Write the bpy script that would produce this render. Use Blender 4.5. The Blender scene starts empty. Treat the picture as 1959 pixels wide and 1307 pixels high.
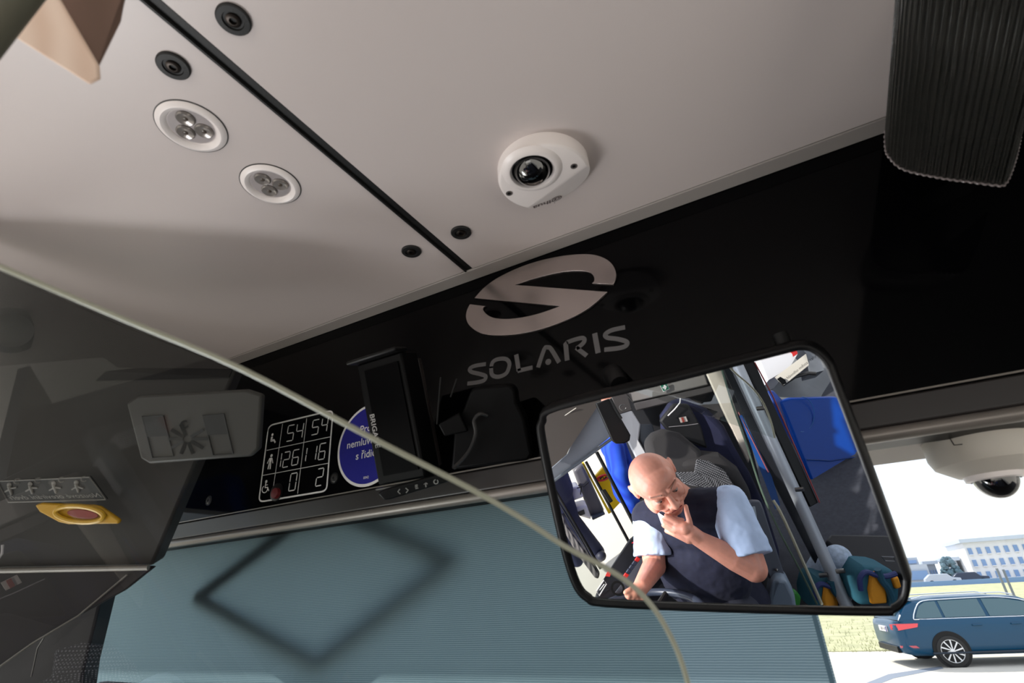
import bpy, bmesh, math, random
import numpy as np
from mathutils import Vector, Matrix
random.seed(7)
scn = bpy.context.scene
COL = scn.collection

# ------------------------------------------------------------------ camera
FPX = 1004.0; CX, CY = 979.5, 653.5
def unit(v):
    v = np.asarray(v, float); return v / np.linalg.norm(v)
def cray(px, py): return np.array([(px-CX)/FPX, (py-CY)/FPX, 1.0])
_F = unit(cray(1585, 1101)); _L = unit(cray(-1140, 1267)); _L = unit(_L-_F*(_F@_L))
_X = -_L; _Z = np.cross(_X, _F)
R = np.array([_X, _F, _Z])             # camera axes (right, down, ahead) -> bus axes (X right, Y forward, Z up)
cam_d = bpy.data.cameras.new('camera'); cam = bpy.data.objects.new('camera', cam_d); COL.objects.link(cam)
mw = Matrix.Identity(4)
for r in range(3):
    mw[r][0] = R[r, 0]; mw[r][1] = -R[r, 1]; mw[r][2] = -R[r, 2]
cam.matrix_world = mw
cam_d.sensor_fit = 'HORIZONTAL'; cam_d.sensor_width = 36.0; cam_d.lens = FPX/1959*36.0
cam_d.clip_start = 0.02; cam_d.clip_end = 2000
cam_d.dof.use_dof = True; cam_d.dof.focus_distance = 1.7; cam_d.dof.aperture_fstop = 9.0
scn.camera = cam

# ------------------------------------------------------------------ world, sun, exposure
W = bpy.data.worlds.new('sky'); scn.world = W; W.use_nodes = True
nt = W.node_tree; nt.nodes.clear()
o_ = nt.nodes.new('ShaderNodeOutputWorld'); b_ = nt.nodes.new('ShaderNodeBackground')
tc = nt.nodes.new('ShaderNodeTexCoord'); sp = nt.nodes.new('ShaderNodeSeparateXYZ'); rp = nt.nodes.new('ShaderNodeValToRGB')
nz = nt.nodes.new('ShaderNodeTexNoise'); nz.inputs['Scale'].default_value = 3.0; nz.inputs['Detail'].default_value = 5
mxw = nt.nodes.new('ShaderNodeMixRGB')
nt.links.new(tc.outputs['Generated'], sp.inputs[0]); nt.links.new(sp.outputs['Z'], rp.inputs[0]); nt.links.new(tc.outputs['Generated'], nz.inputs['Vector'])
rp.color_ramp.elements[0].position = 0.0; rp.color_ramp.elements[0].color = (0.80, 0.90, 1.0, 1)
rp.color_ramp.elements[1].position = 0.6; rp.color_ramp.elements[1].color = (0.62, 0.76, 1.0, 1)
mxw.inputs[2].default_value = (1, 1, 1, 1)
nt.links.new(rp.outputs[0], mxw.inputs[1]); nt.links.new(nz.outputs[0], mxw.inputs[0])
nt.links.new(mxw.outputs[0], b_.inputs[0]); b_.inputs[1].default_value = 1.6
nt.links.new(b_.outputs[0], o_.inputs[0])
sun_d = bpy.data.lights.new('sun', 'SUN'); sun = bpy.data.objects.new('sun', sun_d); COL.objects.link(sun)
sun_d.energy = 5.5; sun_d.angle = math.radians(1.5); sun_d.color = (1.0, 0.95, 0.87)
sun.rotation_euler = Vector((0.42, -0.5, -0.80)).to_track_quat('-Z', 'Y').to_euler()
def area(name, loc, aim, sx, sy, power, col=(1, 1, 1)):
    d = bpy.data.lights.new(name, 'AREA'); o = bpy.data.objects.new(name, d); COL.objects.link(o)
    d.shape = 'RECTANGLE'; d.size = sx; d.size_y = sy; d.energy = power; d.color = col
    o.location = loc; o.rotation_euler = (Vector(aim)-Vector(loc)).to_track_quat('-Z', 'Y').to_euler()
    return o
# added fill lamps out of frame, standing in for daylight inside the bus
area('cab_fill', (-1.21, 0.12, -0.5), (0.0, -0.5, -0.6), 0.5, 0.6, 13, (0.95, 0.97, 1.0))
area('saloon_fill', (0.1, -3.4, -0.5), (-0.1, 0.3, 0.2), 1.8, 0.9, 9, (1.0, 0.96, 0.93))
scn.view_settings.view_transform = 'Standard'; scn.view_settings.look = 'None'
scn.view_settings.gamma = 1.0; scn.view_settings.use_curve_mapping = False
scn.view_settings.exposure = 0.0

# ------------------------------------------------------------------ geometry of pixels
def D(px, py): return R @ cray(px, py)
def P(px, py, d): return D(px, py)*d
def hit(o, d, p0, n): return o + d*((np.asarray(p0, float)-o) @ n)/(d @ n)
O0 = np.zeros(3); EX, EY, EZ = np.eye(3)
def onz(px, py, z): return hit(O0, D(px, py), (0, 0, z), EZ)
def ony(px, py, y): return hit(O0, D(px, py), (0, y, 0), EY)
def onx(px, py, x): return hit(O0, D(px, py), (x, 0, 0), EX)
# the flat mirror glass: a point and its normal; V() gives the REAL place of a thing seen in the mirror
M0 = P(1385, 910, 0.52); NM = unit((-0.115, -0.897, -0.427))
def refl(p):
    p = np.asarray(p, float); return p-2*((p-M0) @ NM)*NM
def V(px, py, d): return refl(P(px, py, d))
VO = refl(O0)
def Vdir(px, py): return unit(V(px, py, 1.0)-VO)
def VX(px, py, x): return hit(VO, Vdir(px, py), (x, 0, 0), EX)
def VY(px, py, y): return hit(VO, Vdir(px, py), (0, y, 0), EY)
def VZ(px, py, z): return hit(VO, Vdir(px, py), (0, 0, z), EZ)

# ------------------------------------------------------------------ materials
def lin(c):
    c = np.array(c, float)/255.0
    return tuple(np.where(c <= 0.04045, c/12.92, ((c+0.055)/1.055)**2.4))
_mats = {}
def mat(name, rgb, rough=0.5, metal=0.0, coat=0.0, spec=0.5, trans=0.0, var=0.0, vscale=20, bump=0.0, bscale=200, emit=None, sheen=0.0, linear=False, ior=1.45, sss=0.0):
    if name in _mats: return _mats[name]
    m = bpy.data.materials.new(name); m.use_nodes = True; t = m.node_tree; p = t.nodes['Principled BSDF']
    c = rgb if linear else lin(rgb)
    p.inputs['Base Color'].default_value = (*c, 1); p.inputs['Roughness'].default_value = rough
    p.inputs['Metallic'].default_value = metal; p.inputs['Coat Weight'].default_value = coat
    p.inputs['Specular IOR Level'].default_value = spec; p.inputs['Transmission Weight'].default_value = trans
    p.inputs['Sheen Weight'].default_value = sheen; p.inputs['IOR'].default_value = ior
    if sss:
        p.inputs['Subsurface Weight'].default_value = sss; p.inputs['Subsurface Radius'].default_value = (0.01, 0.004, 0.002); p.inputs['Subsurface Scale'].default_value = 0.6
    co = t.nodes.new('ShaderNodeTexCoord')
    if var:
        n = t.nodes.new('ShaderNodeTexNoise'); n.inputs['Scale'].default_value = vscale; n.inputs['Detail'].default_value = 4
        r = t.nodes.new('ShaderNodeValToRGB'); r.color_ramp.elements[0].position = 0.3; r.color_ramp.elements[1].position = 0.7
        r.color_ramp.elements[0].color = (*[x*(1-var) for x in c], 1); r.color_ramp.elements[1].color = (*[min(1, x*(1+var)) for x in c], 1)
        t.links.new(co.outputs['Object'], n.inputs['Vector']); t.links.new(n.outputs[0], r.inputs[0]); t.links.new(r.outputs[0], p.inputs['Base Color'])
    if bump:
        n = t.nodes.new('ShaderNodeTexNoise'); n.inputs['Scale'].default_value = bscale; n.inputs['Detail'].default_value = 3
        b = t.nodes.new('ShaderNodeBump'); b.inputs['Strength'].default_value = bump; b.inputs['Distance'].default_value = 0.002
        t.links.new(co.outputs['Object'], n.inputs['Vector']); t.links.new(n.outputs[0], b.inputs['Height']); t.links.new(b.outputs[0], p.inputs['Normal'])
    if emit:
        p.inputs['Emission Color'].default_value = (*c, 1); p.inputs['Emission Strength'].default_value = emit
    _mats[name] = m; return m
def glass_mat(name, tint, refl_w=1.0, rough=0.0):
    m = bpy.data.materials.new(name); m.use_nodes = True; t = m.node_tree; t.nodes.clear()
    o = t.nodes.new('ShaderNodeOutputMaterial'); a = t.nodes.new('ShaderNodeBsdfTransparent'); g = t.nodes.new('ShaderNodeBsdfGlossy')
    f = t.nodes.new('ShaderNodeFresnel'); mx = t.nodes.new('ShaderNodeMixShader'); mu = t.nodes.new('ShaderNodeMath'); mu.operation = 'MULTIPLY'
    a.inputs[0].default_value = (*tint, 1); g.inputs['Roughness'].default_value = rough; f.inputs[0].default_value = 1.45; mu.inputs[1].default_value = refl_w
    t.links.new(f.outputs[0], mu.inputs[0]); t.links.new(mu.outputs[0], mx.inputs[0]); t.links.new(a.outputs[0], mx.inputs[1]); t.links.new(g.outputs[0], mx.inputs[2]); t.links.new(mx.outputs[0], o.inputs[0])
    return m
def wave_mat(name, c1, c2, scale, direction='Z', rough=0.8, bump=0.3, distort=0.0, transl=0.0):
    m = bpy.data.materials.new(name); m.use_nodes = True; t = m.node_tree; p = t.nodes['Principled BSDF']
    co = t.nodes.new('ShaderNodeTexCoord'); w = t.nodes.new('ShaderNodeTexWave'); w.bands_direction = direction
    w.inputs['Scale'].default_value = scale; w.inputs['Distortion'].default_value = distort
    r = t.nodes.new('ShaderNodeValToRGB'); r.color_ramp.elements[0].color = (*lin(c1), 1); r.color_ramp.elements[1].color = (*lin(c2), 1)
    t.links.new(co.outputs['Object'], w.inputs['Vector']); t.links.new(w.outputs[0], r.inputs[0]); t.links.new(r.outputs[0], p.inputs['Base Color'])
    p.inputs['Roughness'].default_value = rough
    b = t.nodes.new('ShaderNodeBump'); b.inputs['Strength'].default_value = bump; b.inputs['Distance'].default_value = 0.001
    t.links.new(w.outputs[0], b.inputs['Height']); t.links.new(b.outputs[0], p.inputs['Normal'])
    if transl:
        o = t.nodes['Material Output']; tr = t.nodes.new('ShaderNodeBsdfTranslucent'); mx = t.nodes.new('ShaderNodeMixShader')
        mx.inputs[0].default_value = transl; t.links.new(r.outputs[0], tr.inputs[0])
        t.links.new(p.outputs[0], mx.inputs[1]); t.links.new(tr.outputs[0], mx.inputs[2]); t.links.new(mx.outputs[0], o.inputs[0])
    return m

M_ceil = mat('ceiling_laminate', (198, 188, 185), 0.36, spec=0.5, var=0.015, vscale=3, bump=0.03, bscale=900)
M_ceiltrim = mat('ceiling_trim_grey', (150, 144, 140), 0.45)
M_black = mat('black_plastic', (8, 8, 9), 0.45, spec=0.3)
M_rubber = mat('black_rubber', (18, 18, 18), 0.55, bump=0.1, bscale=500)
M_fascia = mat('black_display_glass', (3, 3, 4), 0.07, spec=0.14)
M_darkgrey = mat('dark_grey_plastic', (44, 42, 41), 0.4, var=0.05, vscale=6)
M_darktrim = mat('dark_trim', (36, 32, 31), 0.35)
M_satin = mat('satin_grey_trim', (128, 122, 116), 0.35, metal=0.3)
M_soffit = mat('beige_grey_soffit', (176, 168, 160), 0.6)
M_white = mat('white_plastic', (232, 224, 221), 0.35, bump=0.02, bscale=600)
M_cream = mat('cream_plastic', (196, 190, 180), 0.45)
M_chrome = mat('brushed_emblem', (168, 157, 154), 0.25, metal=0.85, var=0.1, vscale=12)
M_letter = mat('grey_lettering', (84, 82, 83), 0.5)
M_print = mat('white_print', (226, 222, 222), 0.6)
M_blue = mat('sticker_blue', (26, 26, 132), 0.45)
M_red = mat('red_plastic', (190, 40, 38), 0.4)
M_yellow = mat('yellow_plastic', (240, 200, 20), 0.45)
M_lensclear = mat('led_lens', (130, 124, 120), 0.12, metal=0.25)
M_reflector = mat('led_reflector', (74, 68, 65), 0.25, metal=0.5)
M_dome = mat('smoked_dome', (5, 5, 6), 0.03, spec=0.8, coat=1.0)
M_steel = mat('dark_steel', (120, 118, 116), 0.3, metal=0.9)
M_alu = mat('brushed_aluminium', (176, 182, 190), 0.4, metal=0.15)
M_mirror = mat('mirror_silver', (238, 240, 242), 0.0, metal=1.0)
M_glass = glass_mat('clear_glass', (0.97, 0.98, 0.985), 0.8)
M_pane = glass_mat('cab_partition_glass', (0.84, 0.86, 0.85), 0.12, 0.0)
M_edge = mat('glass_edge_pale_green', (150, 151, 134), 0.3, spec=0.6)
M_navy = mat('navy_knit', (22, 25, 47), 0.85, sheen=0.05, var=0.12, vscale=60, bump=0.3, bscale=500)
M_shirt = mat('light_blue_shirt', (186, 205, 236), 0.75, var=0.04, vscale=25, bump=0.25, bscale=60)
M_trouser = mat('charcoal_trousers', (46, 48, 62), 0.8, bump=0.3, bscale=80)
M_skin = mat('skin', (217, 150, 128), 0.45, var=0.10, vscale=28, bump=0.12, bscale=160, sss=0.12)
M_seat = mat('dark_seat_cloth', (46, 44, 45), 0.85, bump=0.2, bscale=400)
M_bluep = mat('blue_seat_plastic', (0, 66, 160), 0.3, spec=.3)
M_concrete = mat('sunlit_concrete', (205, 198, 186), 0.9, var=0.06, vscale=1.5, bump=0.2, bscale=40)
M_tarmac = mat('dark_floor', (60, 62, 70), 0.8, var=0.15, vscale=60)

# ------------------------------------------------------------------ mesh building
class MB:
    def __init__(s): s.v = []; s.f = []
    def add(s, vs, fs):
        b = len(s.v); s.v += [tuple(float(c) for c in v) for v in vs]; s.f += [tuple(i+b for i in f) for f in fs]; return s
    def prism(s, pts, vec):
        pts = [np.asarray(p, float) for p in pts]; n = len(pts); vec = np.asarray(vec, float)
        return s.add(pts+[p+vec for p in pts], [tuple(range(n)), tuple(range(2*n-1, n-1, -1))]+[(i, (i+1) % n, n+(i+1) % n, n+i) for i in range(n)])
    def box(s, c, h, ax=None):
        A = np.eye(3) if ax is None else np.array(ax, float); c = np.asarray(c, float)
        vs = [c+A[0]*h[0]*i+A[1]*h[1]*j+A[2]*h[2]*k for i in (-1, 1) for j in (-1, 1) for k in (-1, 1)]
        return s.add(vs, [(0, 1, 3, 2), (4, 6, 7, 5), (0, 4, 5, 1), (2, 3, 7, 6), (0, 2, 6, 4), (1, 5, 7, 3)])
    def ell(s, c, r, ax=None, nu=20, nv=12):
        A = np.eye(3) if ax is None else np.array(ax, float); c = np.asarray(c, float); vs = []; fs = []
        if np.isscalar(r): r = (r, r, r)
        vs.append(c+A[2]*r[2])
        for j in range(1, nv):
            t = math.pi*j/nv
            for i in range(nu):
                p = 2*math.pi*i/nu
                vs.append(c+A[0]*r[0]*math.sin(t)*math.cos(p)+A[1]*r[1]*math.sin(t)*math.sin(p)+A[2]*r[2]*math.cos(t))
        vs.append(c-A[2]*r[2]); L = len(vs)-1
        for i in range(nu):
            fs.append((0, 1+i, 1+(i+1) % nu)); fs.append((L, L-nu+(i+1) % nu, L-nu+i))
        for j in range(nv-2):
            for i in range(nu):
                a = 1+j*nu+i; b = 1+j*nu+(i+1) % nu; fs.append((a, a+nu, b+nu, b))
        return s.add(vs, fs)
    def tube(s, path, r, n=10, caps=True, closed=False, ax=None):
        path = [np.asarray(p, float) for p in path]; m = len(path)
        if np.isscalar(r): r = [r]*m
        vs = []; fs = []; up = None
        for i in range(m):
            if closed: t = unit(path[(i+1) % m]-path[i-1])
            else: t = unit(path[min(i+1, m-1)]-path[max(i-1, 0)])
            if up is None:
                up = np.array([0, 0, 1.0]) if abs(t[2]) < .9 else np.array([0, 1.0, 0])
            a = unit(up-t*(up@t)); up = a; b = np.cross(t, a)
            for k in range(n):
                q = 2*math.pi*k/n; vs.append(path[i]+(a*math.cos(q)+b*math.sin(q))*r[i])
        for i in range(m if closed else m-1):
            for k in range(n):
                j = (i+1) % m
                fs.append((i*n+k, i*n+(k+1) % n, j*n+(k+1) % n, j*n+k))
        if caps and not closed: fs += [tuple(range(n))[::-1], tuple(range((m-1)*n, m*n))]
        return s.add(vs, fs)
    def capsule(s, a, b, ra, rb, n=16):
        a = np.asarray(a, float); b = np.asarray(b, float); s.tube([a, b], [ra, rb], n); s.ell(a, ra, nu=n, nv=10); return s.ell(b, rb, nu=n, nv=10)
    def lathe(s, c, axis, prof, n=40, closeprof=False):
        axis = unit(axis); u = unit(np.cross(axis, (0.3, 0.2, 0.9) if abs(axis[2]) < .8 else (1, 0, 0))); w = np.cross(axis, u); c = np.asarray(c, float)
        vs = []; fs = []
        for (r, h) in prof:
            for k in range(n):
                q = 2*math.pi*k/n; vs.append(c+axis*h+(u*math.cos(q)+w*math.sin(q))*max(r, 1e-5))
        m = len(prof)
        for i in range(m-1 if not closeprof else m):
            j = (i+1) % m
            for k in range(n): fs.append((i*n+k, i*n+(k+1) % n, j*n+(k+1) % n, j*n+k))
        if not closeprof: fs += [tuple(range(n))[::-1], tuple(range((m-1)*n, m*n))]
        return s.add(vs, fs)
    def grid(s, rows, closed_u=False):
        n = len(rows[0]); m = len(rows); vs = [p for r in rows for p in r]; fs = []
        for i in range(m-1):
            for k in range(n if closed_u else n-1): fs.append((i*n+k, i*n+(k+1) % n, (i+1)*n+(k+1) % n, (i+1)*n+k))
        return s.add(vs, fs)
    def ribbon(s, path, w, up, thick):
        """flat stroke of width w along path lying in the plane with normal up, proud by thick"""
        path = [np.asarray(p, float) for p in path]; up = unit(up); m = len(path); L_, R_ = [], []
        for i in range(m):
            t = unit(path[min(i+1, m-1)]-path[max(i-1, 0)]); sd = np.cross(up, t); ww = w if np.isscalar(w) else w[i]
            L_.append(path[i]+sd*ww/2); R_.append(path[i]-sd*ww/2)
        return s.add(L_+R_+[p+up*thick for p in L_]+[p+up*thick for p in R_],
            [f for i in range(m-1) for f in ((i, i+1, m+i+1, m+i), (2*m+i, 3*m+i, 3*m+i+1, 2*m+i+1), (i, 2*m+i, 2*m+i+1, i+1), (m+i, m+i+1, 3*m+i+1, 3*m+i))]+[(0, m, 3*m, 2*m), (m-1, 3*m-1, 4*m-1, 2*m-1)])
    def build(s, name, m, parent=None, smooth=True, bevel=0, bseg=2, remesh=0, relax=0, subsurf=0, angle=35, xf=None, weld=True):
        me = bpy.data.meshes.new(name); vs = s.v if xf is None else [tuple(xf(v)) for v in s.v]
        org = np.mean(np.array(vs), axis=0)
        if parent is not None: org = np.array(parent.get('_o', (0, 0, 0)), float)
        me.from_pydata([tuple(np.array(v)-org) for v in vs], [], s.f); me.update()
        bm = bmesh.new(); bm.from_mesh(me)
        if weld: bmesh.ops.remove_doubles(bm, verts=bm.verts, dist=1e-6)
        bmesh.ops.recalc_face_normals(bm, faces=bm.faces); bm.to_mesh(me); bm.free()
        if smooth:
            me.polygons.foreach_set('use_smooth', [True]*len(me.polygons))
            if not remesh and not subsurf: me.set_sharp_from_angle(angle=math.radians(angle))
        for q in (m if isinstance(m, (list, tuple)) else [m]): me.materials.append(q)
        o = bpy.data.objects.new(name, me); COL.objects.link(o)
        if parent is None: o.location = org; o['_o'] = tuple(org)
        else: o.parent = parent; o['_o'] = tuple(org)
        if bevel:
            b = o.modifiers.new('bevel', 'BEVEL'); b.width = bevel; b.segments = bseg; b.limit_method = 'ANGLE'; b.angle_limit = math.radians(40)
        if remesh:
            r = o.modifiers.new('remesh', 'REMESH'); r.mode = 'VOXEL'; r.voxel_size = remesh; r.use_smooth_shade = True
        if relax:
            c = o.modifiers.new('smooth', 'SMOOTH'); c.iterations = relax; c.factor = 0.5
        if subsurf:
            c = o.modifiers.new('subsurf', 'SUBSURF'); c.levels = subsurf; c.render_levels = subsurf
        return o
def tag(o, label=None, cat=None, group=None, kind=None):
    if label: o['label'] = label
    if cat: o['category'] = cat
    if group: o['group'] = group
    if kind: o['kind'] = kind
    return o
def thing(name, loc, label=None, cat=None, group=None, kind=None):
    o = bpy.data.objects.new(name, None); COL.objects.link(o); o.location = tuple(float(x) for x in loc); o['_o'] = tuple(float(x) for x in loc)
    o.empty_display_size = 0.05
    return tag(o, label, cat, group, kind)
def copy_tree(o, delta, parent=None):
    c = o.copy(); COL.objects.link(c)
    if parent is not None: c.parent = parent
    else: c.location = Vector(o.location)+Vector([float(x) for x in delta]); c['_o'] = tuple(c.location)
    for ch in list(o.children): copy_tree(ch, delta, c)
    return c
def smooth_path(pts, k=6, closed=False):
    pts = [np.asarray(p, float) for p in pts]; n = len(pts); out = []
    for i in range(n if closed else n-1):
        g = (lambda j: pts[j % n]) if closed else (lambda j: pts[min(max(j, 0), n-1)])
        p0, p1, p2, p3 = g(i-1), g(i), g(i+1), g(i+2)
        for q in range(k):
            t = q/k; out.append(0.5*((2*p1)+(-p0+p2)*t+(2*p0-5*p1+4*p2-p3)*t*t+(-p0+3*p1-3*p2+p3)*t**3))
    if not closed: out.append(pts[-1])
    return out
def text(name, body, org, xd, yd, size, m, parent, thick=0.0002, align='LEFT', bold=0.0, shear=0.0):
    c = bpy.data.curves.new(name, 'FONT'); c.body = body; c.size = 1.0; c.align_x = align; c.extrude = 0.0; c.offset = bold; c.shear = shear; c.resolution_u = 3
    t = bpy.data.objects.new(name+'_tmp', c); COL.objects.link(t)
    dg = bpy.context.evaluated_depsgraph_get(); dg.update()
    me = bpy.data.meshes.new_from_object(t.evaluated_get(dg)); bpy.data.objects.remove(t)
    xd = unit(xd); yd = unit(yd); nn = np.cross(xd, yd); po = np.array(parent['_o']) if parent is not None else np.zeros(3)
    for v in me.vertices:
        q = np.asarray(org, float)+xd*v.co.x*size+yd*v.co.y*size-po; v.co = Vector(q)
    me.materials.clear(); me.materials.append(m)
    o = bpy.data.objects.new(name, me); COL.objects.link(o)
    if thick:
        s = o.modifiers.new('solid', 'SOLIDIFY'); s.thickness = thick; s.offset = 0
    if parent is not None: o.parent = parent
    o['_o'] = tuple(po)
    return o
def slab(name, pts, thick, m, parent=None, fn=P, dirn=None, bevel=0.0, **kw):
    """solid plate: corner pixels with their own depths, extruded away from the viewer by thick metres"""
    q = [fn(*p) for p in pts]
    c = np.mean(q, axis=0)
    if dirn is None:
        nrm = np.zeros(3)
        for i in range(len(q)): nrm += np.cross(q[i]-c, q[(i+1) % len(q)]-c)
        nrm = unit(nrm); eye = O0 if fn is P else VO
        if nrm @ (c-eye) < 0: nrm = -nrm
        dirn = nrm
    return MB().prism(q, np.asarray(dirn)*thick).build(name, m, parent, bevel=bevel, **kw)

# ================================================================== THE SHELL OF THE BUS
ZC = 0.5; YP = 0.665; YL = 0.635
XS = -0.402
root = tag(MB().box((-0.3, -1.6, ZC+0.10), (1.0, 2.3, 0.02)).build('ceiling', M_darkgrey), kind='structure')
# two laminate panels, split by the rubber-filled joint
gap = 0.0065
for (x0, x1) in ((-1.30, XS-gap), (XS+gap, 0.205)):
    MB().prism([(x0, -3.5, ZC), (x1, -3.5, ZC), (x1, YL, ZC), (x0, YL, ZC)], (0, 0, 0.012)).build('ceiling_panel', M_ceil, root, bevel=0.0012)
MB().box((XS, -1.45, ZC+0.004), (gap*1.02, 2.085, 0.003)).build('joint_seal', M_rubber, root, bevel=0.001)
MB().box((XS-0.0062, -1.45, ZC-0.0005), (0.0012, 2.084, 0.002)).build('seal_lip', M_rubber, root)
MB().box((-0.55, YL+0.0155, ZC+0.004), (0.765, 0.0145, 0.005)).build('edge_trim', M_ceiltrim, root, bevel=0.002)
tag(root, 'pale grey ceiling of two laminate panels above the cab')

# dark side cove beyond the right-hand ceiling panel
tag(MB().prism([(0.206, YP, ZC-0.002), (0.206, -3.5, ZC-0.002), (1.25, -3.5, 0.30), (1.25, YP, 0.30)], (0, 0, 0.03)).build('trim_1', M_black), kind='structure')
tag(MB().box((-0.02, -1.0, -1.84), (1.23, 2.4, 0.04)).build('floor', M_tarmac), kind='structure')
for nm, x in (('wall_left', -1.28), ('wall_right', 1.28)):
    w = MB(); w.box((x, -1.35, -1.72 if x < 0 else -1.55), (0.03, 2.15, 0.16 if x < 0 else 0.33)); w.box((x, -1.35, 0.42), (0.03, 2.15, 0.2))
    tag(w.build(nm, M_darkgrey), kind='structure')
tag(MB().box((0, -4.9, 0.1), (1.3, 0.03, 0.5)).build('wall_back', M_darkgrey), kind='structure')

tag(MB().box((0, 0.98, -1.24), (1.27, 0.03, 0.80)).box((0, 0.70, -0.44), (1.27, 0.28, 0.03)).build('wall_front', M_darkgrey), kind='structure')  # unseen front wall and dash shelf, added to shade the ceiling near the fascia
# ------------------------------------------------------------------ black display fascia with emblem
x0, x1 = -1.27, 1.22
zb = ony(1959, 712, YP)[2]
fas = tag(MB().prism([(x0, YP, zb), (x1, YP, zb), (x1, YP, ZC+0.012), (x0, YP, ZC+0.012)], (0, 0.012, 0)).build('display_fascia', M_fascia, bevel=0.0015),
    'glossy black fascia panel above the windscreen with chrome emblem', 'panel')
MB().box(((x0+x1)/2, YP-0.0008, zb+0.0012), ((x1-x0)/2, 0.0012, 0.0009)).build('edge_line', M_satin, fas)
def z6(x, y, off=0.0): return ony(850+x/4.356, 460+y/4.356, YP-off)
A1 = [(260, 488), (330, 410), (430, 333), (560, 265), (700, 208), (850, 165), (1000, 136), (1150, 123), (1260, 130), (1350, 162), (1408, 212), (1435, 275), (1432, 330), (1412, 375)]
A2 = [(1237, 366), (1255, 345), (1252, 310), (1228, 282), (1180, 266), (1100, 262), (1000, 270), (880, 294), (750, 328), (600, 378)]
B1 = [(1365, 437), (1240, 550), (1120, 627), (980, 690), (820, 745), (650, 782), (500, 798), (370, 792), (280, 764), (215, 712), (190, 650), (197, 590), (222, 538)]
B2 = [(352, 555), (330, 570), (340, 600), (382, 636), (450, 657), (560, 660), (700, 640), (830, 606), (970, 555)]
pts = []
for seg in (A1, A2, B1, B2): pts += [tuple(p) for p in smooth_path(seg, 4)]
em = MB().prism([z6(x, y, 0.0) for x, y in pts], (0, -0.0035, 0)).build('emblem', M_chrome, fas, bevel=0.0014, bseg=2, angle=20)
lt = MB()
up = np.array([0, -1.0, 0])
def stroke(pl, w, k=4):
    q = [np.append(p, 0) for p in map(np.asarray, pl)]
    q = smooth_path([p[:2] for p in q], k) if k > 1 else [p[:2] for p in q]
    lt.ribbon([z6(x, y, 0.0002) for x, y in q], w, up, 0.0005)
wS = 0.0068
stroke([(347, 1032), (255, 1047), (212, 1072), (230, 1098), (300, 1115), (345, 1133), (335, 1165), (285, 1182), (193, 1194)], wS)
ring = smooth_path([(392, 1065), (405, 1015), (450, 990), (515, 990), (543, 1025), (535, 1075), (510, 1115), (450, 1138), (400, 1122)], 4, closed=True); ring.append(ring[0]); ring.append(ring[1])
lt.ribbon([z6(x, y, 0.0002) for x, y in ring], wS, up, 0.0005)
stroke([(600, 952), (622, 1090)], wS*1.1, 1); stroke([(612, 1089), (736, 1060)], wS, 1)
stroke([(782, 1060), (835, 905), (862, 893), (890, 905), (958, 1018)], wS, 3)
lt.lathe(z6(867, 1013, 0.0002), (0, -1, 0), [(0.0001, 0), (0.0048, 0), (0.0048, 0.0005), (0.0001, 0.0005)], 16)
stroke([(1025, 1002), (1012, 862), (1030, 848)], wS*1.1, 1); stroke([(1020, 852), (1100, 824), (1158, 815), (1168, 842), (1140, 875), (1102, 902)], wS, 3); stroke([(1100, 895), (1188, 962)], wS, 1)
stroke([(1253, 775), (1283, 940)], wS*1.15, 1)
stroke([(1507, 725), (1395, 750), (1342, 785), (1362, 812), (1440, 822), (1518, 845), (1515, 878), (1460, 898), (1334, 912)], wS)
lt.build('lettering', M_letter, fas, smooth=False)

# trims below the fascia: dark roll housing, satin nose, recess, soffit
def prof_x(name, prof, xa, xb, m, lab=None, **kw):
    o = MB().prism([(xa, y, z) for y, z in prof], (xb-xa, 0, 0)).build(name, m, **kw)
    return tag(o, lab, kind='structure')
prof_x('trim_2', [(YP-0.001, zb-0.001), (YP+0.001, 0.139), (YP+0.012, 0.134), (YP+0.06, 0.134), (YP+0.06, zb-0.001)], -1.27, 1.22, M_darktrim, 'dark housing band under the fascia', bevel=0.002)
pf = [(YP+0.006+0.009*math.cos(a), 0.131+0.0075*math.sin(a)) for a in np.linspace(0, 2*math.pi, 20)[:-1]]
prof_x('trim_3', pf, -1.27, 1.22, M_satin, 'thin satin rail along the roller blind box')
prof_x('trim_4', [(YP+0.014, 0.128), (YP+0.06, 0.126), (YP+0.06, 0.134), (YP+0.014, 0.134)], -1.27, 1.22, M_black)
prof_x('trim_5', [(0.735, 0.133), (0.86, 0.129), (0.86, 0.20), (0.735, 0.20)], -1.9, 1.22, M_soffit, 'pale soffit above the windscreen', bevel=0.003)  # unseen left end lengthened past the wall to keep sun off the blind

# screws on the fascia
def screw(px, py, r=0.0085, lab='small dark screw'):
    p = ony(px, py, YP); t = thing('fascia_screw', p, lab, 'screw')
    MB().lathe(p, (0, -1, 0), [(0.0001, 0), (r, 0), (r, 0.001), (r*0.8, 0.0022), (r*0.35, 0.0024), (r*0.3, 0.001), (0.0001, 0.001)], 20).build('screw_head', M_darkgrey, t)
    MB().lathe(p, (0, -1, 0), [(r*1.05, 0), (r*1.3, 0), (r*1.3, 0.0012), (r*1.05, 0.0012)], 20, True).build('collar', M_black, t)
screw(640, 915, 0.0075, 'small black screw just right of the passenger capacity sticker')
screw(400, 958, 0.0075, 'small black screw on the fascia left of the passenger capacity sticker')
screw(985, 857, 0.014, 'large black screw in the dark box left of the mirror')

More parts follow.
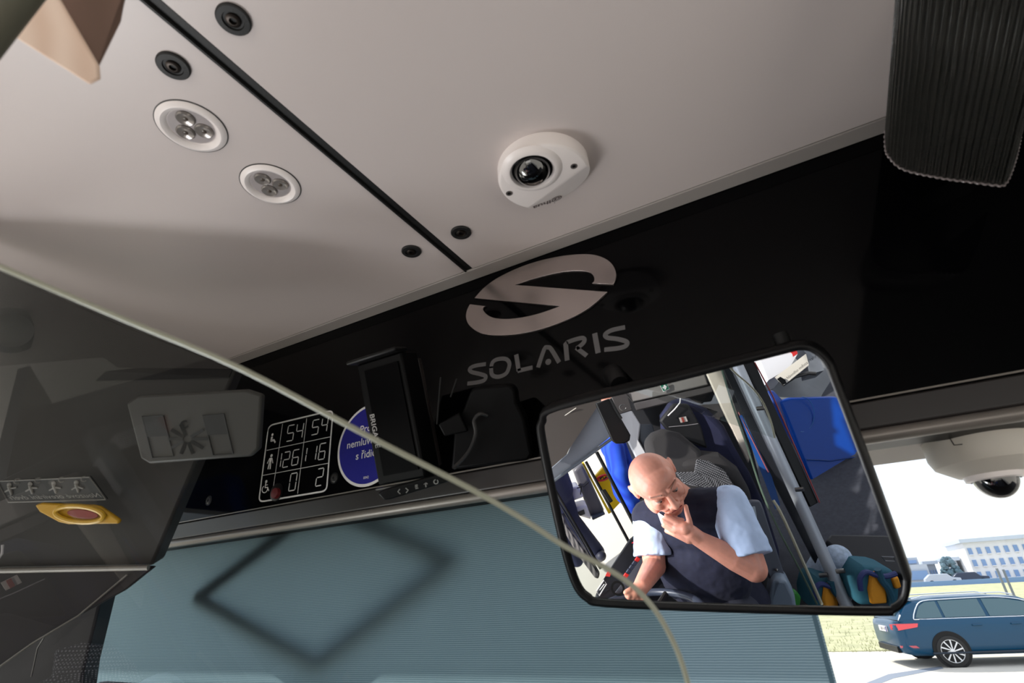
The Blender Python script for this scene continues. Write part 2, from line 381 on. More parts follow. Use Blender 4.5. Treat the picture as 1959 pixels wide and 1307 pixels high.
# ------------------------------------------------------------------ roller blind, pantograph wiper, windscreen
M_blind = wave_mat('roller_blind_weave', (98, 120, 132), (136, 156, 164), 120, 'Z', 0.75, 0.5, 0.6, 0.85)
YB = 0.715
bl = thing('roller_blind', (-0.6, YB, 0.13), 'grey blue roller blind pulled down inside the windscreen', 'blind')
xl = ony(205, 1095, YB)[0]; xr = ony(1566, 1180, YB)[0]
b = MB(); n = 12
b.add([(xl, YB, 0.13), (xr, YB, 0.13), (xr, YB, -0.45), (xl, YB, -0.45)], [(0, 1, 2, 3)]).build('fabric', M_blind, bl)
zbar = ony(160, 1290, YB)[2]
MB().tube([(xl, YB+0.02, 0.137), (xr, YB+0.02, 0.137)], 0.014, 16).build('roller', M_darkgrey, bl)
for xx in (xl+0.006, xr-0.004): MB().box((xx, YB-0.002, -0.16), (0.0022, 0.001, 0.29)).build('side_hem', M_darkgrey if xx < -1 else mat('blind_hem', (70, 96, 110), 0.8), bl)
# dash edge under the blind
tag(MB().prism([(-1.3, YB-0.05, zbar-0.006), (-0.55, YB-0.05, zbar-0.02), (-0.55, YB-0.05, -0.25), (-1.3, YB-0.05, -0.25)], (0, 0.02, 0)).build('trim_6', mat('dash_plum', (58, 50, 60), 0.5), bevel=0.003), kind='structure')
YW = 0.775
wp = thing('mirror_arm_frame', ony(380, 1168, YW), 'black rhombus shaped tube frame behind the roller blind', 'frame')
sdir = np.array((0.42, -0.5, -0.80))
c4 = [ony(x, y, YB)-sdir*(dy/0.5) for x, y, dy in ((378, 1167, .0135), (620, 1005, .018), (895, 1140, .032), (620, 1325, .026))]
for i in range(4):
    a, b2 = c4[i], c4[(i+1) % 4]; a = a+unit(b2-a)*0.004
    MB().tube([a, a+(b2-a)*0.5, b2], [0.0128, 0.0132, 0.0128], 12).build('tube', M_black, wp)
for p in c4: MB().ell(p, 0.013).build('joint', M_black, wp)
wd = thing('window_1', (0, 0.95, 0), None, None, None, 'structure')
MB().prism([(-1.27, 0.87, 0.14), (1.22, 0.87, 0.14), (1.22, 1.10, -1.0), (-1.27, 1.10, -1.0)], (0, 0.005, 0)).build('glass_pane', M_glass, wd)
# left windscreen pillar (dark) and its pale edge
slab('trim_7', [(-90, 1420, .95), (0, 1270, .95), (165, 1140, .97), (205, 1098, .98), (160, 1280, .95), (140, 1420, .93)], 0.04, mat('pillar_black_violet', (24, 22, 30), 0.45), bevel=0.004)['kind'] = 'structure'
slab('trim_8', [(-60, 1085, .80), (290, 1090, .83), (240, 1130, .83), (150, 1180, .82), (60, 1235, .80), (-60, 1320, .78)], 0.02, mat('pillar_grey', (46, 43, 45), 0.4), bevel=0.003)['kind'] = 'structure'
_e = thing('trim_9', P(80, 1220, .79), kind='structure')
MB().tube([P(*p) for p in ((-60, 1318, .775), (60, 1232, .795), (150, 1178, .815), (243, 1100, .82))], 0.0014, 8).build('edge_bead', M_satin, _e)
MB().tube([P(*p) for p in ((60, 1295, .93), (72, 1240, .93), (100, 1195, .93))], 0.0012, 8).build('cable_bead', M_steel, _e)

# ------------------------------------------------------------------ glass pane reflections built as solids: overhead locker and its notices
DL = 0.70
lock = thing('reflected_locker', P(100, 900, DL), 'reflection of a dark grey overhead locker flap in the glass partition', 'locker')
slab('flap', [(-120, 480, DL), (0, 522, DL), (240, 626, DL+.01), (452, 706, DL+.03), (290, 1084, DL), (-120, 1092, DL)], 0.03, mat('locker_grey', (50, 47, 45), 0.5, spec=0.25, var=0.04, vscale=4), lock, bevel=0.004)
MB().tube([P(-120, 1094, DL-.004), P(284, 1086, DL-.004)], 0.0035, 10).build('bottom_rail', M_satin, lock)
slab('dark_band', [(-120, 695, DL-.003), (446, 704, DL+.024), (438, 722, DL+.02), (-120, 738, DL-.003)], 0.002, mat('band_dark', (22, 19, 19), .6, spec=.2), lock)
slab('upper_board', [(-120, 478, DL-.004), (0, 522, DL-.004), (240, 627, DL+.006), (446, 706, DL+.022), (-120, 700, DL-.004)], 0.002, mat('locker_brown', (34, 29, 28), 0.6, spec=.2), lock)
bc = thing('reflected_bolt', P(22, 632, DL-.012), 'round dark reflection of a bolt by the left edge', 'cap')
MB().lathe(P(22, 632, DL-.009), unit(-D(22, 632)), [(0.001, 0), (0.030, 0), (0.030, 0.004), (0.022, 0.008), (0.012, 0.005), (0.001, 0.005)], 24).build('reflected_bolt_disc', M_black, bc)  # a bolt's reflection in the pane, built as a black disc
# reflected door-release plate, built solid, with two door icons and a star
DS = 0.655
ds = thing('reflected_door_plate', P(400, 820, DS), 'reflection of a grey plate with two door symbols and a starburst figure', 'sign')
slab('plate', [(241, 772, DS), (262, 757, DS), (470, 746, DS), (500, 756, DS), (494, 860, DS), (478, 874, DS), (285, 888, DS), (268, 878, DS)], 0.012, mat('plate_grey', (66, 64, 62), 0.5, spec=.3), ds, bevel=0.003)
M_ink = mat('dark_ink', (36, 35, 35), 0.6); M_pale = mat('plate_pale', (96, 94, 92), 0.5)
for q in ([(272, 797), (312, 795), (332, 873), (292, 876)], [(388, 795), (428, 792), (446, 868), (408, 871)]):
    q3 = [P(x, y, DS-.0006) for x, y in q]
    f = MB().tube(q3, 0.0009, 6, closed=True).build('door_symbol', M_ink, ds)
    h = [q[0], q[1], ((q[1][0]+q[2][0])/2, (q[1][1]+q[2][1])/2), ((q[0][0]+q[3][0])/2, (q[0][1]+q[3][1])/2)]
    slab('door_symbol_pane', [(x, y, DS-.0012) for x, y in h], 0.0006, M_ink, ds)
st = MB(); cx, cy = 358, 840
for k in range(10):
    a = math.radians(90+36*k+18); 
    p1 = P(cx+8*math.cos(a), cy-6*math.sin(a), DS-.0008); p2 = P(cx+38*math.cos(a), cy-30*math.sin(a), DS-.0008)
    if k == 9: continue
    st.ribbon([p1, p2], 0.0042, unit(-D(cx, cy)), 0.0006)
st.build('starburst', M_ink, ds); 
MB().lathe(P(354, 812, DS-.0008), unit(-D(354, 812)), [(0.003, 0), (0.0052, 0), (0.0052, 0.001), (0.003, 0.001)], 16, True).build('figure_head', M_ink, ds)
# reflections modelled solid: mirror-written emergency notice and the yellow pull
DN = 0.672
no = thing('reflected_notice', P(100, 935, DN), 'reflection of a dark instruction notice with four small pictograms and white border', 'sign')
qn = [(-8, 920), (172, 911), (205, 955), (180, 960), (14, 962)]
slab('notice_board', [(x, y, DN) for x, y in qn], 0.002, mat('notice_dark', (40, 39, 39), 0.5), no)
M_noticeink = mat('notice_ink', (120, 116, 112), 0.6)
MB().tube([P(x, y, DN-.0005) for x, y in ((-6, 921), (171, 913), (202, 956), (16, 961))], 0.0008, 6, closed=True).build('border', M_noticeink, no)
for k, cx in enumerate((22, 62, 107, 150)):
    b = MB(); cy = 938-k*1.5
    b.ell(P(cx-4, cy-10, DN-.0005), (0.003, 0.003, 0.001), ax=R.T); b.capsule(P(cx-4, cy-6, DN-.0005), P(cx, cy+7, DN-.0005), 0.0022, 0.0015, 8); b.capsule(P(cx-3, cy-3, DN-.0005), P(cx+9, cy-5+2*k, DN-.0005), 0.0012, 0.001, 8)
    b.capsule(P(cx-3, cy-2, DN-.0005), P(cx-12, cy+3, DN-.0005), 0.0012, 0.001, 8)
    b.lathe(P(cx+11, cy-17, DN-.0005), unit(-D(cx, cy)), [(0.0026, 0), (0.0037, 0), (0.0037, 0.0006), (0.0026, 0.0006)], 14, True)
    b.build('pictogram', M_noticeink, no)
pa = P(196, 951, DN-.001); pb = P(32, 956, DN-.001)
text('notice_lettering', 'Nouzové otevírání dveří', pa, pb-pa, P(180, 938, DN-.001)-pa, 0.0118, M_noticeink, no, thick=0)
yh = thing('reflected_pull', P(148, 985, DN), 'reflection of a yellow emergency pull plate with red oval grip', 'handle')
M_dimyel = mat('emergency_yellow', (186, 140, 28), 0.4)
slab('backplate', [(x, y, DN) for x, y in ((66, 967), (78, 963), (176, 967), (190, 970), (228, 996), (226, 1003), (130, 1004), (112, 1000), (75, 980))], 0.006, M_dimyel, yh, bevel=0.002)
el = [P(152+46*math.cos(a), 984+15*math.sin(a)*1.0+4*math.cos(a), DN-.003) for a in np.linspace(0, 2*math.pi, 28)[:-1]]
MB().tube(el, 0.003, 8, closed=True).build('rim', mat('yellow_rim', (200, 155, 40), 0.35), yh)
MB().prism([P(158+30*math.cos(a), 984+9*math.sin(a)+3*math.cos(a), DN-.004) for a in np.linspace(0, 2*math.pi, 24)[:-1]], D(152, 984)*0.004).build('grip', mat('pull_red', (120, 34, 28), 0.4), yh, bevel=0.001)

# ------------------------------------------------------------------ capacity sticker, round driver sticker
YQ = YP-0.0008
cs = thing('capacity_sticker', ony(565, 872, YQ), 'white outlined passenger capacity table sticker with digits', 'sticker')
def z4(x, y, off=0): return ony(440+x/3.265, 600+y/3.265, YQ-off)
def zline(bm, pts, w, off=0.0): bm.ribbon([z4(x, y, off) for x, y in pts], w, up, 0.0004)
def rounded(c, r, k=6):
    out = []; n = len(c)
    for i in range(n):
        p, a, b = (np.array(c[j % n], float) for j in (i, i-1, i+1)); s0 = p+unit(a-p)*r; s1 = p+unit(b-p)*r
        out += [tuple((1-t)**2*s0+2*t*(1-t)*p+t*t*s1) for t in np.linspace(0, 1, k)]
    return out
q = rounded([(242, 700), (644, 604), (604, 1108), (180, 1178)], 34); q += q[:2]
bb = MB(); zline(bb, q, 0.0028); bb.build('outline', M_print, cs, smooth=False)
bb = MB(); zline(bb, [(329, 690), (262, 1150)], 0.0010); zline(bb, [(480, 655), (423, 1125)], 0.0010); zline(bb, [(230, 855), (628, 770)], 0.0010); zline(bb, [(205, 1012), (615, 935)], 0.0010)
bb.build('grid_lines', M_print, cs, smooth=False)
SEG = {'0': 'abcdef', '1': 'bc', '2': 'abged', '4': 'fgbc', '5': 'afgcd', '6': 'afgedc'}
def digit(bm, ch, x, y, w, h):
    k = -0.205; m = -0.15      # slant of verticals, fall of horizontals in the picture of the panel
    def pt(u, v): return (x+u*w+(v)*h*m, y+v*h+u*w*k)
    S = {'a': ((0, 0), (1, 0)), 'b': ((1, 0), (1, .5)), 'c': ((1, .5), (1, 1)), 'd': ((0, 1), (1, 1)), 'e': ((0, .5), (0, 1)), 'f': ((0, 0), (0, .5)), 'g': ((0, .5), (1, .5))}
    for s in SEG[ch]:
        (a, b), (c, d) = S[s]; g = .07
        a2, b2, c2, d2 = a+(c-a)*g, b+(d-b)*g, c+(a-c)*g, d+(b-d)*g
        zline(bm, [pt(a2, b2), pt(c2, d2)], 0.0017, 0.0001)
for txt, x, y, w, h in (('5', 366, 702, 40, 98), ('4', 423, 690, 40, 95), ('5', 521, 668, 40, 92), ('4', 580, 655, 36, 90), ('1', 290, 878, 36, 90), ('2', 342, 868, 36, 95), ('6', 398, 855, 38, 95),
    ('1', 448, 845, 36, 88), ('1', 510, 832, 36, 90), ('6', 565, 815, 38, 100), ('0', 382, 1002, 40, 108), ('2', 550, 972, 38, 108)):
    bb = MB(); digit(bb, txt, x, y, w, h); bb.build('digit', M_print, cs, smooth=False)
bb = MB()   # seated figure
bb.lathe(z4(266, 757), (0, -1, 0), [(1e-4, 0), (0.0028, 0), (0.0028, 0.0004), (1e-4, 0.0004)], 14)
zline(bb, [(263, 770), (258, 798)], 0.0046); zline(bb, [(256, 796), (276, 790)], 0.0038); zline(bb, [(275, 790), (283, 806)], 0.0032)
bb.build('seated_figure', M_print, cs, smooth=False)
bb = MB()
bb.lathe(z4(260, 888), (0, -1, 0), [(1e-4, 0), (0.0030, 0), (0.0030, 0.0004), (1e-4, 0.0004)], 14)
zline(bb, [(256, 902), (251, 935)], 0.006); zline(bb, [(248, 930), (238, 973)], 0.0028); zline(bb, [(255, 930), (251, 972)], 0.0028); zline(bb, [(249, 905), (233, 938)], 0.0018); zline(bb, [(263, 903), (268, 935)], 0.0018)
bb.build('standing_figure', M_print, cs, smooth=False)
bb = MB()
bb.lathe(z4(227, 1050), (0, -1, 0), [(1e-4, 0), (0.0028, 0), (0.0028, 0.0004), (1e-4, 0.0004)], 14)
zline(bb, [(224, 1060), (220, 1088), (236, 1086), (243, 1108)], 0.0022); zline(bb, [(222, 1072), (236, 1070)], 0.0016)
q = [(218+17*math.cos(a), 1098+21*math.sin(a)-4*math.cos(a)) for a in np.linspace(-0.3, 4.4, 16)]
zline(bb, q, 0.0016); bb.build('wheelchair_figure', M_print, cs, smooth=False)
rb_p = ony(530, 942, YP-0.001); rb = thing('reflected_red_button', rb_p, 'small dim reflection of a red button at the lower edge of the capacity sticker', 'button')
MB().lathe(rb_p, (0, -1, 0), [(1e-4, 0), (.016, 0), (.016, .002), (.011, .004), (1e-4, .004)], 28).build('button_ring', M_black, rb)  # red button seen as a reflection, modelled here as a solid one
MB().lathe(rb_p+np.array([.004, 0, -.003]), (0, -1, 0), [(1e-4, .003), (.010, .003), (.009, .009), (1e-4, .010)], 24).build('button_cap', mat('dim_red', (104, 22, 26), 0.5), rb)
bs = thing('round_notice_sticker', ony(700, 852, YQ), 'round dark blue sticker with white lettering, partly behind the monitor', 'sticker')
cpx = z4(905, 822); rad = 0.088
cpx = ony(712, 848, YQ); zt = ony(700, 776, YQ)[2]; zbm = ony(702, 931, YQ)[2]; rad = (zt-zbm)/2; czz = (zt+zbm)/2
xleft = ony(646, 868, YQ)[0]; cc = np.array([xleft+rad, YQ, czz])
MB().lathe(cc, (0, -1, 0), [(1e-4, 0), (rad, 0), (rad, 0.0003), (1e-4, 0.0003)], 64).build('white_disc', M_print, bs)
MB().lathe(cc+np.array([0, -0.0004, 0]), (0, -1, 0), [(1e-4, 0), (rad*.935, 0), (rad*.935, 0.0003), (1e-4, 0.0003)], 64).build('blue_disc', M_blue, bs)
for body, (px, py), sz in (('Prosíme', (688, 829), 0.0185), ('nemluvte', (663, 859), 0.0185), ('s řidičem', (680, 880), 0.0185)):
    text('sticker_lettering', body, ony(px, py, YQ-0.001), EX, EZ, sz, M_print, bs, thick=0, bold=0.006)
text('sticker_code', '0042', ony(695, 917, YQ-0.001), EX, EZ, 0.006, M_print, bs, thick=0)

# ------------------------------------------------------------------ monitor leaning out of the fascia
a20 = math.radians(20); MU = np.array([0, -math.sin(a20), math.cos(a20)]); MN = np.array([0, -math.cos(a20), -math.sin(a20)])
m_bl = ony(724, 930, 0.60)
def onm(px, py, off=0.0): return hit(O0, D(px, py), m_bl+MN*off, MN)
tl_, tr_, br_ = onm(684, 698), onm(766, 668), onm(812, 905)
hgt = (tl_-m_bl) @ MU; wid = (br_-m_bl)[0]
mon = thing('cab_monitor', m_bl, 'black monitor with sun hood mounted on the fascia beside the emblem', 'monitor')
cM = m_bl+EX*wid/2+MU*hgt/2
MB().box(cM-MN*0.020, (wid/2, 0.020, hgt/2), (EX, MN, MU)).build('housing', mat('monitor_black', (4, 4, 5), .5, spec=.12), mon, bevel=0.003)
MB().box(cM-MN*0.045+EX*wid*0.05, (wid/2*.86, 0.006, hgt/2*.9), (EX, MN, MU)).build('rear_cover', M_darktrim, mon, bevel=0.003)
MB().box(cM+MN*0.0012+EX*wid*0.04, (wid/2*.74, 0.001, hgt/2*.86), (EX, MN, MU)).build('screen', mat('screen_black', (1, 1, 2), 0.4, spec=0.04), mon)
MB().box(m_bl+EX*wid/2+MU*(hgt+0.003)+MN*0.002, (wid/2+0.004, 0.016, 0.003), (EX, MN, MU)).build('sun_hood', M_black, mon, bevel=0.0025)
MB().box(m_bl+EX*wid/2-MU*0.004+MN*0.004, (wid/2, 0.004, 0.0015), (EX, MN, MU)).build('lower_lip', mat('lip_grey', (70, 68, 66), 0.3), mon, bevel=0.001)
text('monitor_lettering', 'BRIGADE', onm(707, 793, 0.0025), -MU, EX, 0.0125, mat('monitor_ink', (150, 148, 146), 0.5), mon, thick=0, bold=0.012)
kb = thing('monitor_keypad', onm(790, 935), 'black keypad strip with pale arrow symbols below the monitor', 'keypad')
pts_ = [(722, 945), (735, 938), (850, 905), (862, 912), (858, 922), (748, 956), (735, 958)]
slab('key_strip', [(x, y, 0.70) for x, y in pts_], 0.010, M_black, kb, bevel=0.002)
M_key = mat('key_ink', (150, 148, 146), 0.5)
def kseg(pp): 
    k = MB(); k.tube([P(x, y, 0.697) for x, y in pp], 0.0007, 6); k.build('key_symbol', M_key, kb)
kseg([(765, 936), (761, 941), (766, 945)]); kseg([(776, 934), (781, 938), (777, 943)])
kseg([(794, 929), (799, 928)]); kseg([(794, 932), (799, 931)]); kseg([(795, 935), (800, 934)])
kseg([(815, 932), (814, 924), (811, 927)]); kseg([(814, 924), (818, 926)])
kseg([(834+4*math.cos(a), 922+4*math.sin(a)) for a in np.linspace(-1, 4.6, 12)])
# black equipment box with cable, right of the monitor
eq = thing('equipment_box', ony(940, 820, 0.65), 'black equipment box on the fascia right of the monitor', 'box')
M_eq = mat('equipment_black', (5, 5, 6), 0.5, spec=.12)
slab('box_body', [(898, 752, .74), (905, 742, .74), (972, 736, .73), (985, 745, .73), (988, 770, .73), (1003, 800, .73), (1018, 870, .73), (1010, 882, .73), (862, 900, .75), (868, 830, .75)], 0.03, M_eq, eq, bevel=0.004)
MB().tube([P(*p) for p in smooth_path([(932, 795, .728), (918, 792, .722), (907, 805, .722), (910, 830, .722), (896, 865, .724), (868, 896, .728)], 5)], 0.0026, 8).build('cable', mat('cable_grey', (34, 33, 33), 0.4), eq)
for pp in (((836, 812, .735), (843, 722, .735)), ((862, 760, .735), (874, 725, .735))): MB().tube([P(*p) for p in pp], 0.0012, 8).build('antenna_stub', M_black, eq)
slab('bracket', [(838, 812, .73), (878, 790, .73), (895, 826, .728), (850, 835, .73)], 0.012, M_eq, eq, bevel=0.002)

# ------------------------------------------------------------------ ceiling fittings
def down_thing(name, px, py, label, cat, group=None):
    p = onz(px, py, ZC); return thing(name, p, label, cat, group), p
def bolt(px, py, label):
    t, p = down_thing('ceiling_bolt', px, py, label, 'bolt', 'black bolts in the ceiling panels')
    r = 0.0155
    MB().lathe(p, (0, 0, -1), [(0.0065, 0), (r, 0), (r, 0.002), (r*.93, 0.0032), (r*.62, 0.0034), (r*.58, 0.0018), (0.0065, 0.0018)], 40, True).build('washer', M_rubber, t)
    MB().lathe(p, (0, 0, -1), [(0.0001, 0.0008), (0.0068, 0.0008), (0.0068, 0.003), (0.0052, 0.004), (0.0034, 0.004), (0.0034, 0.0012), (0.0001, 0.0012)], 24).build('bolt_head', mat('bolt_dark', (48, 42, 38), 0.35, metal=0.7), t)
    MB().lathe(p, (0, 0, -1), [(0.0001, 0.001), (0.0031, 0.001), (0.0031, 0.0016), (0.0001, 0.0016)], 6).build('hex_socket', M_black, t)
bolt(447, 36, 'black bolt at the upper end of the joint, by the top edge')
bolt(332, 125, 'black bolt above the two round spotlights')
bolt(787, 480, 'black bolt on the spotlight panel near the fascia')
bolt(882, 444, 'black bolt on the camera panel near the fascia')
def spot(px, py, label, rot):
    t, p = down_thing('ceiling_spotlight', px, py, label, 'spotlight', 'round spotlights in the ceiling panel')
    r = 0.0362
    MB().lathe(p, (0, 0, -1), [(r*.60, -0.004), (r, 0), (r, 0.0012), (r*.93, 0.0036), (r*.84, 0.0046), (r*.74, 0.0030), (r*.66, -0.001), (r*.62, -0.004)], 64, True).build('bezel', M_white, t)
    MB().lathe(p, (0, 0, -1), [(r*1.0, 0), (r*1.03, 0), (r*1.03, 0.0008), (r*1.0, 0.0008)], 64, True).build('seat_ring', M_darkgrey, t)
    MB().lathe(p, (0, 0, -1), [(1e-4, -0.004), (r*.64, -0.004), (r*.64, -0.003), (1e-4, -0.003)], 40).build('reflector', M_reflector, t)
    for k in range(3):
        a = rot+k*2*math.pi/3; c = p+np.array([math.cos(a)*r*.34, math.sin(a)*r*.34, 0.003])
        l = MB().lathe(c, (0, 0, -1), [(1e-4, 0), (r*.29, 0), (r*.28, 0.004), (r*.24, 0.0056), (r*.16, 0.0048), (1e-4, 0.0042)], 24).build('led_lens', M_lensclear, t)
        MB().ell(c-np.array([0, 0, 0.0045]), (r*.08, r*.08, 0.001)).build('led_chip', mat('led_chip', (70, 60, 52), 0.3), l)
    MB().lathe(p, (0, 0, -1), [(1e-4, -0.0005), (r*.655, -0.0005), (r*.655, 0.0), (1e-4, 0.0)], 40).build('cover_glass', M_glass, t)
spot(367, 243, 'larger looking round spotlight with white bezel, further from the fascia', 1.0)
spot(518, 353, 'round spotlight with white bezel nearer the fascia and the joint', 0.5)

# surveillance dome camera
dc, p = down_thing('dome_camera', 1034, 322, 'white dome camera with smoked lens on the ceiling right of the joint', 'camera')
HZ = 0.0205
c0 = onz(1036, 322, ZC-HZ*.6); c0 = np.array([c0[0]-0.003, c0[1]+0.0125, ZC])
rr = 0.0595
outl = []
for k in range(72):
    a = 2*math.pi*k/72; outl.append((rr*math.cos(a), rr*math.sin(a)))
bm = bmesh.new()
prof = [(1.0, 0), (1.0, -HZ+.005), (0.985, -HZ+.0022), (0.955, -HZ+.0006), (0.93, -HZ)]
rings = [[bm.verts.new((x*s, y*s, z)) for x, y in outl] for s, z in prof]
for i in range(len(rings)-1):
    for k in range(72): bm.faces.new((rings[i][k], rings[i][(k+1) % 72], rings[i+1][(k+1) % 72], rings[i+1][k]))
bm.faces.new(rings[0]); bm.faces.new(rings[-1][::-1])
fd = Vector((0.30, 0.95, 0)).normalized()
pn = (fd*0.40+Vector((0, 0, -0.92))).normalized()
bmesh.ops.recalc_face_normals(bm, faces=bm.faces)
r_ = bmesh.ops.bisect_plane(bm, geom=bm.verts[:]+bm.edges[:]+bm.faces[:], plane_co=fd*0.022+Vector((0, 0, -HZ)), plane_no=pn, clear_outer=True)
ed = [e for e in r_['geom_cut'] if isinstance(e, bmesh.types.BMEdge)]
bmesh.ops.edgenet_fill(bm, edges=ed)
bmesh.ops.recalc_face_normals(bm, faces=bm.faces)
me = bpy.data.meshes.new('camera_housing'); bm.to_mesh(me); bm.free()
for pl in me.polygons: pl.use_smooth = True
me.set_sharp_from_angle(angle=math.radians(28)); me.materials.append(M_white)
ho = bpy.data.objects.new('camera_housing', me); COL.objects.link(ho); ho.parent = dc; ho.location = tuple(c0-np.array(dc['_o']))
lc = onz(1018, 325, ZC-HZ); lc = np.array([lc[0], lc[1], ZC-HZ])
MB().lathe(lc, (0, 0, -1), [(0.0245, -0.004), (0.039, -0.0006), (0.0355, 0.0022), (0.0315, 0.0046), (0.0285, 0.0044), (0.0256, 0.0008)], 64, True).build('lens_ring', M_white, dc)
MB().lathe(lc, (0, 0, -1), [(0.0232, -0.004), (0.0262, 0.0006), (0.0252, 0.0016), (0.0238, 0.0010)], 48, True).build('gasket', M_black, dc)
MB().ell(lc+np.array([0, 0, 0.006]), 0.0246, nu=48, nv=32).build('dome', M_dome, dc)
for px, py in ((974, 370), (1098, 318)):
    s0 = onz(px, py, ZC-HZ-0.0002)
    MB().lathe(s0, (0, 0, -1), [(0.0025, 0), (0.0044, 0), (0.0044, 0.0005), (0.0025, 0.0005)], 24, True).build('screw_recess', mat('recess_grey', (90, 84, 82), 0.5), dc)
    MB().lathe(s0, (0, 0, -1), [(1e-4, 0), (0.0030, 0), (0.0030, 0.0003), (1e-4, 0.0003)], 20).build('screw', M_black, dc)
PNn = np.array(pn); p0f = c0+np.array(fd*0.022)+np.array([0, 0, -HZ])
def onf(px, py): return hit(O0, D(px, py), p0f+PNn*0.0006, PNn)
ta, tb = onf(1076, 374), onf(1034, 390)
M_ink2 = mat('camera_ink', (96, 84, 84), 0.5)
text('maker_mark', '@lhua', ta, tb-ta, -np.cross(tb-ta, PNn) if False else np.cross(PNn, tb-ta), 0.0165, M_ink2, dc, thick=0, bold=0.01)
MB().lathe(onf(1061, 388), PNn, [(1e-4, 0), (0.0007, 0), (0.0007, 0.0003), (1e-4, 0.0003)], 12).build('status_dot', M_ink2, dc)

# ------------------------------------------------------------------ ribbed smoked lamp cover, upper right
rib = thing('ribbed_lamp_cover', P(1820, 250, 0.5), 'smoked ribbed plastic lamp cover in the upper right corner', 'cover')
rd = unit(-D(1582, 1689))
edge = [(x, y, d*.84) for x, y, d in ((1694, 250, .66), (1694, 283, .655), (1702, 302, .645), (1730, 325, .635), (1800, 341, .62), (1860, 349, .61), (1905, 355, .60), (1921, 354, .60), (1932, 336, .605), (1944, 300, .615), (1952, 262, .63))]
ep = smooth_path([P(*e) for e in edge], 44)
acc = [0.0]
for i in range(1, len(ep)): acc.append(acc[-1]+np.linalg.norm(ep[i]-ep[i-1]))
cen = P(1830, 200, .66)
rows = [[], []]
for q, s in zip(ep, acc):
    r0 = q+unit(q-cen)*0.0012*math.sin(2*math.pi*s/0.0056)
    rows[0].append(r0); rows[1].append(r0+rd*0.34)
M_smoke = bpy.data.materials.new('smoked_ribbed_plastic'); M_smoke.use_nodes = True; t = M_smoke.node_tree
pr = t.nodes['Principled BSDF']; pr.inputs['Base Color'].default_value = (*lin((58, 57, 54)), 1); pr.inputs['Roughness'].default_value = 0.14; pr.inputs['Coat Weight'].default_value = 1.0
tr = t.nodes.new('ShaderNodeBsdfTransparent'); tr.inputs[0].default_value = (0.6, 0.6, 0.58, 1); mx = t.nodes.new('ShaderNodeMixShader'); mx.inputs[0].default_value = 0.45
t.links.new(tr.outputs[0], mx.inputs[1]); t.links.new(pr.outputs[0], mx.inputs[2]); t.links.new(mx.outputs[0], t.nodes['Material Output'].inputs[0])
cv = MB().grid(rows).build('ribbed_shell', M_smoke, rib, angle=80)
sm = cv.modifiers.new('solid', 'SOLIDIFY'); sm.thickness = 0.0012
MB().tube(rows[0], 0.0011, 6).build('cut_edge', mat('cut_edge', (120, 112, 112), 0.25), rib)
lb = [P(1780, 262, .58), P(1935, 268, .58), P(1945, 190, .60), P(1775, 180, .60)]
MB().prism(lb, rd*0.22).build('lamp_core', M_black, rib)

# second dome camera below the header rail at the right edge
d2c = ony(1880, 862, 0.80)
d2 = thing('ceiling_dome_camera', d2c, 'grey white dome camera hanging under the header by the windscreen', 'camera')
cz = 0.131; rc = abs(ony(1776, 880, 0.76)[0]-ony(1880, 862, 0.76)[0])*1.03
cb = np.array([ony(1893, 855, 0.76)[0]-0.006, 0.765, cz])
MB().lathe(cb, (0, 0, -1), [(1e-4, 0), (rc*1.0, 0), (rc*1.0, 0.020), (rc*.93, 0.030), (rc*.60, 0.0415), (rc*.5, 0.042), (1e-4, 0.042)], 64).build('camera_housing', M_cream, d2)
MB().lathe(cb, (0, 0, -1), [(rc*.40, 0.040), (rc*.52, 0.041), (rc*.50, 0.047), (rc*.42, 0.048)], 48, True).build('dome_ring', M_white, d2)
MB().ell(cb-np.array([0, 0, 0.043]), (rc*.40, rc*.40, 0.024), nu=32, nv=20).build('dome', M_dome, d2)
MB().tube([cb+np.array([-rc*.62*1.0, -rc*.78, -0.003]), cb+np.array([-rc*.60, -rc*.80, -0.012]), cb+np.array([-rc*.48, -rc*.88, -0.013])], 0.0006, 6).build('release_notch', M_darkgrey, d2)

# ------------------------------------------------------------------ blurred wooden handle and post, upper left (close to the lens)
wh = thing('wooden_bracket', P(150, 60, .30), 'pale wooden wedge bracket by the upper left corner', 'bracket')
M_wood = wave_mat('pale_wood', (216, 188, 168), (228, 204, 186), 12, 'X', 0.6, 0.1, 3.0)
M_brown = wave_mat('brown_wood', (110, 86, 74), (128, 100, 88), 12, 'X', 0.6, 0.1, 3.0)
slab('pale_face', [(20, 66, .31), (62, -60, .31), (78, -60, .30), (186, 124, .30), (188, 150, .30), (168, 160, .30)], 0.002, M_wood, wh, bevel=0.0015)
slab('brown_face', [(70, -60, .302), (255, -60, .33), (238, 8, .33), (232, 40, .33), (190, 126, .303)], 0.002, M_brown, wh, bevel=0.001)
gp = thing('grab_post', P(10, 20, .25), 'blurred olive grey tube crossing the upper left corner', 'pole')
MB().tube([P(75, -60, .25), P(-40, 90, .25)], 0.008, 20).build('tube', mat('olive_grey', (92, 90, 76), 0.5), gp)

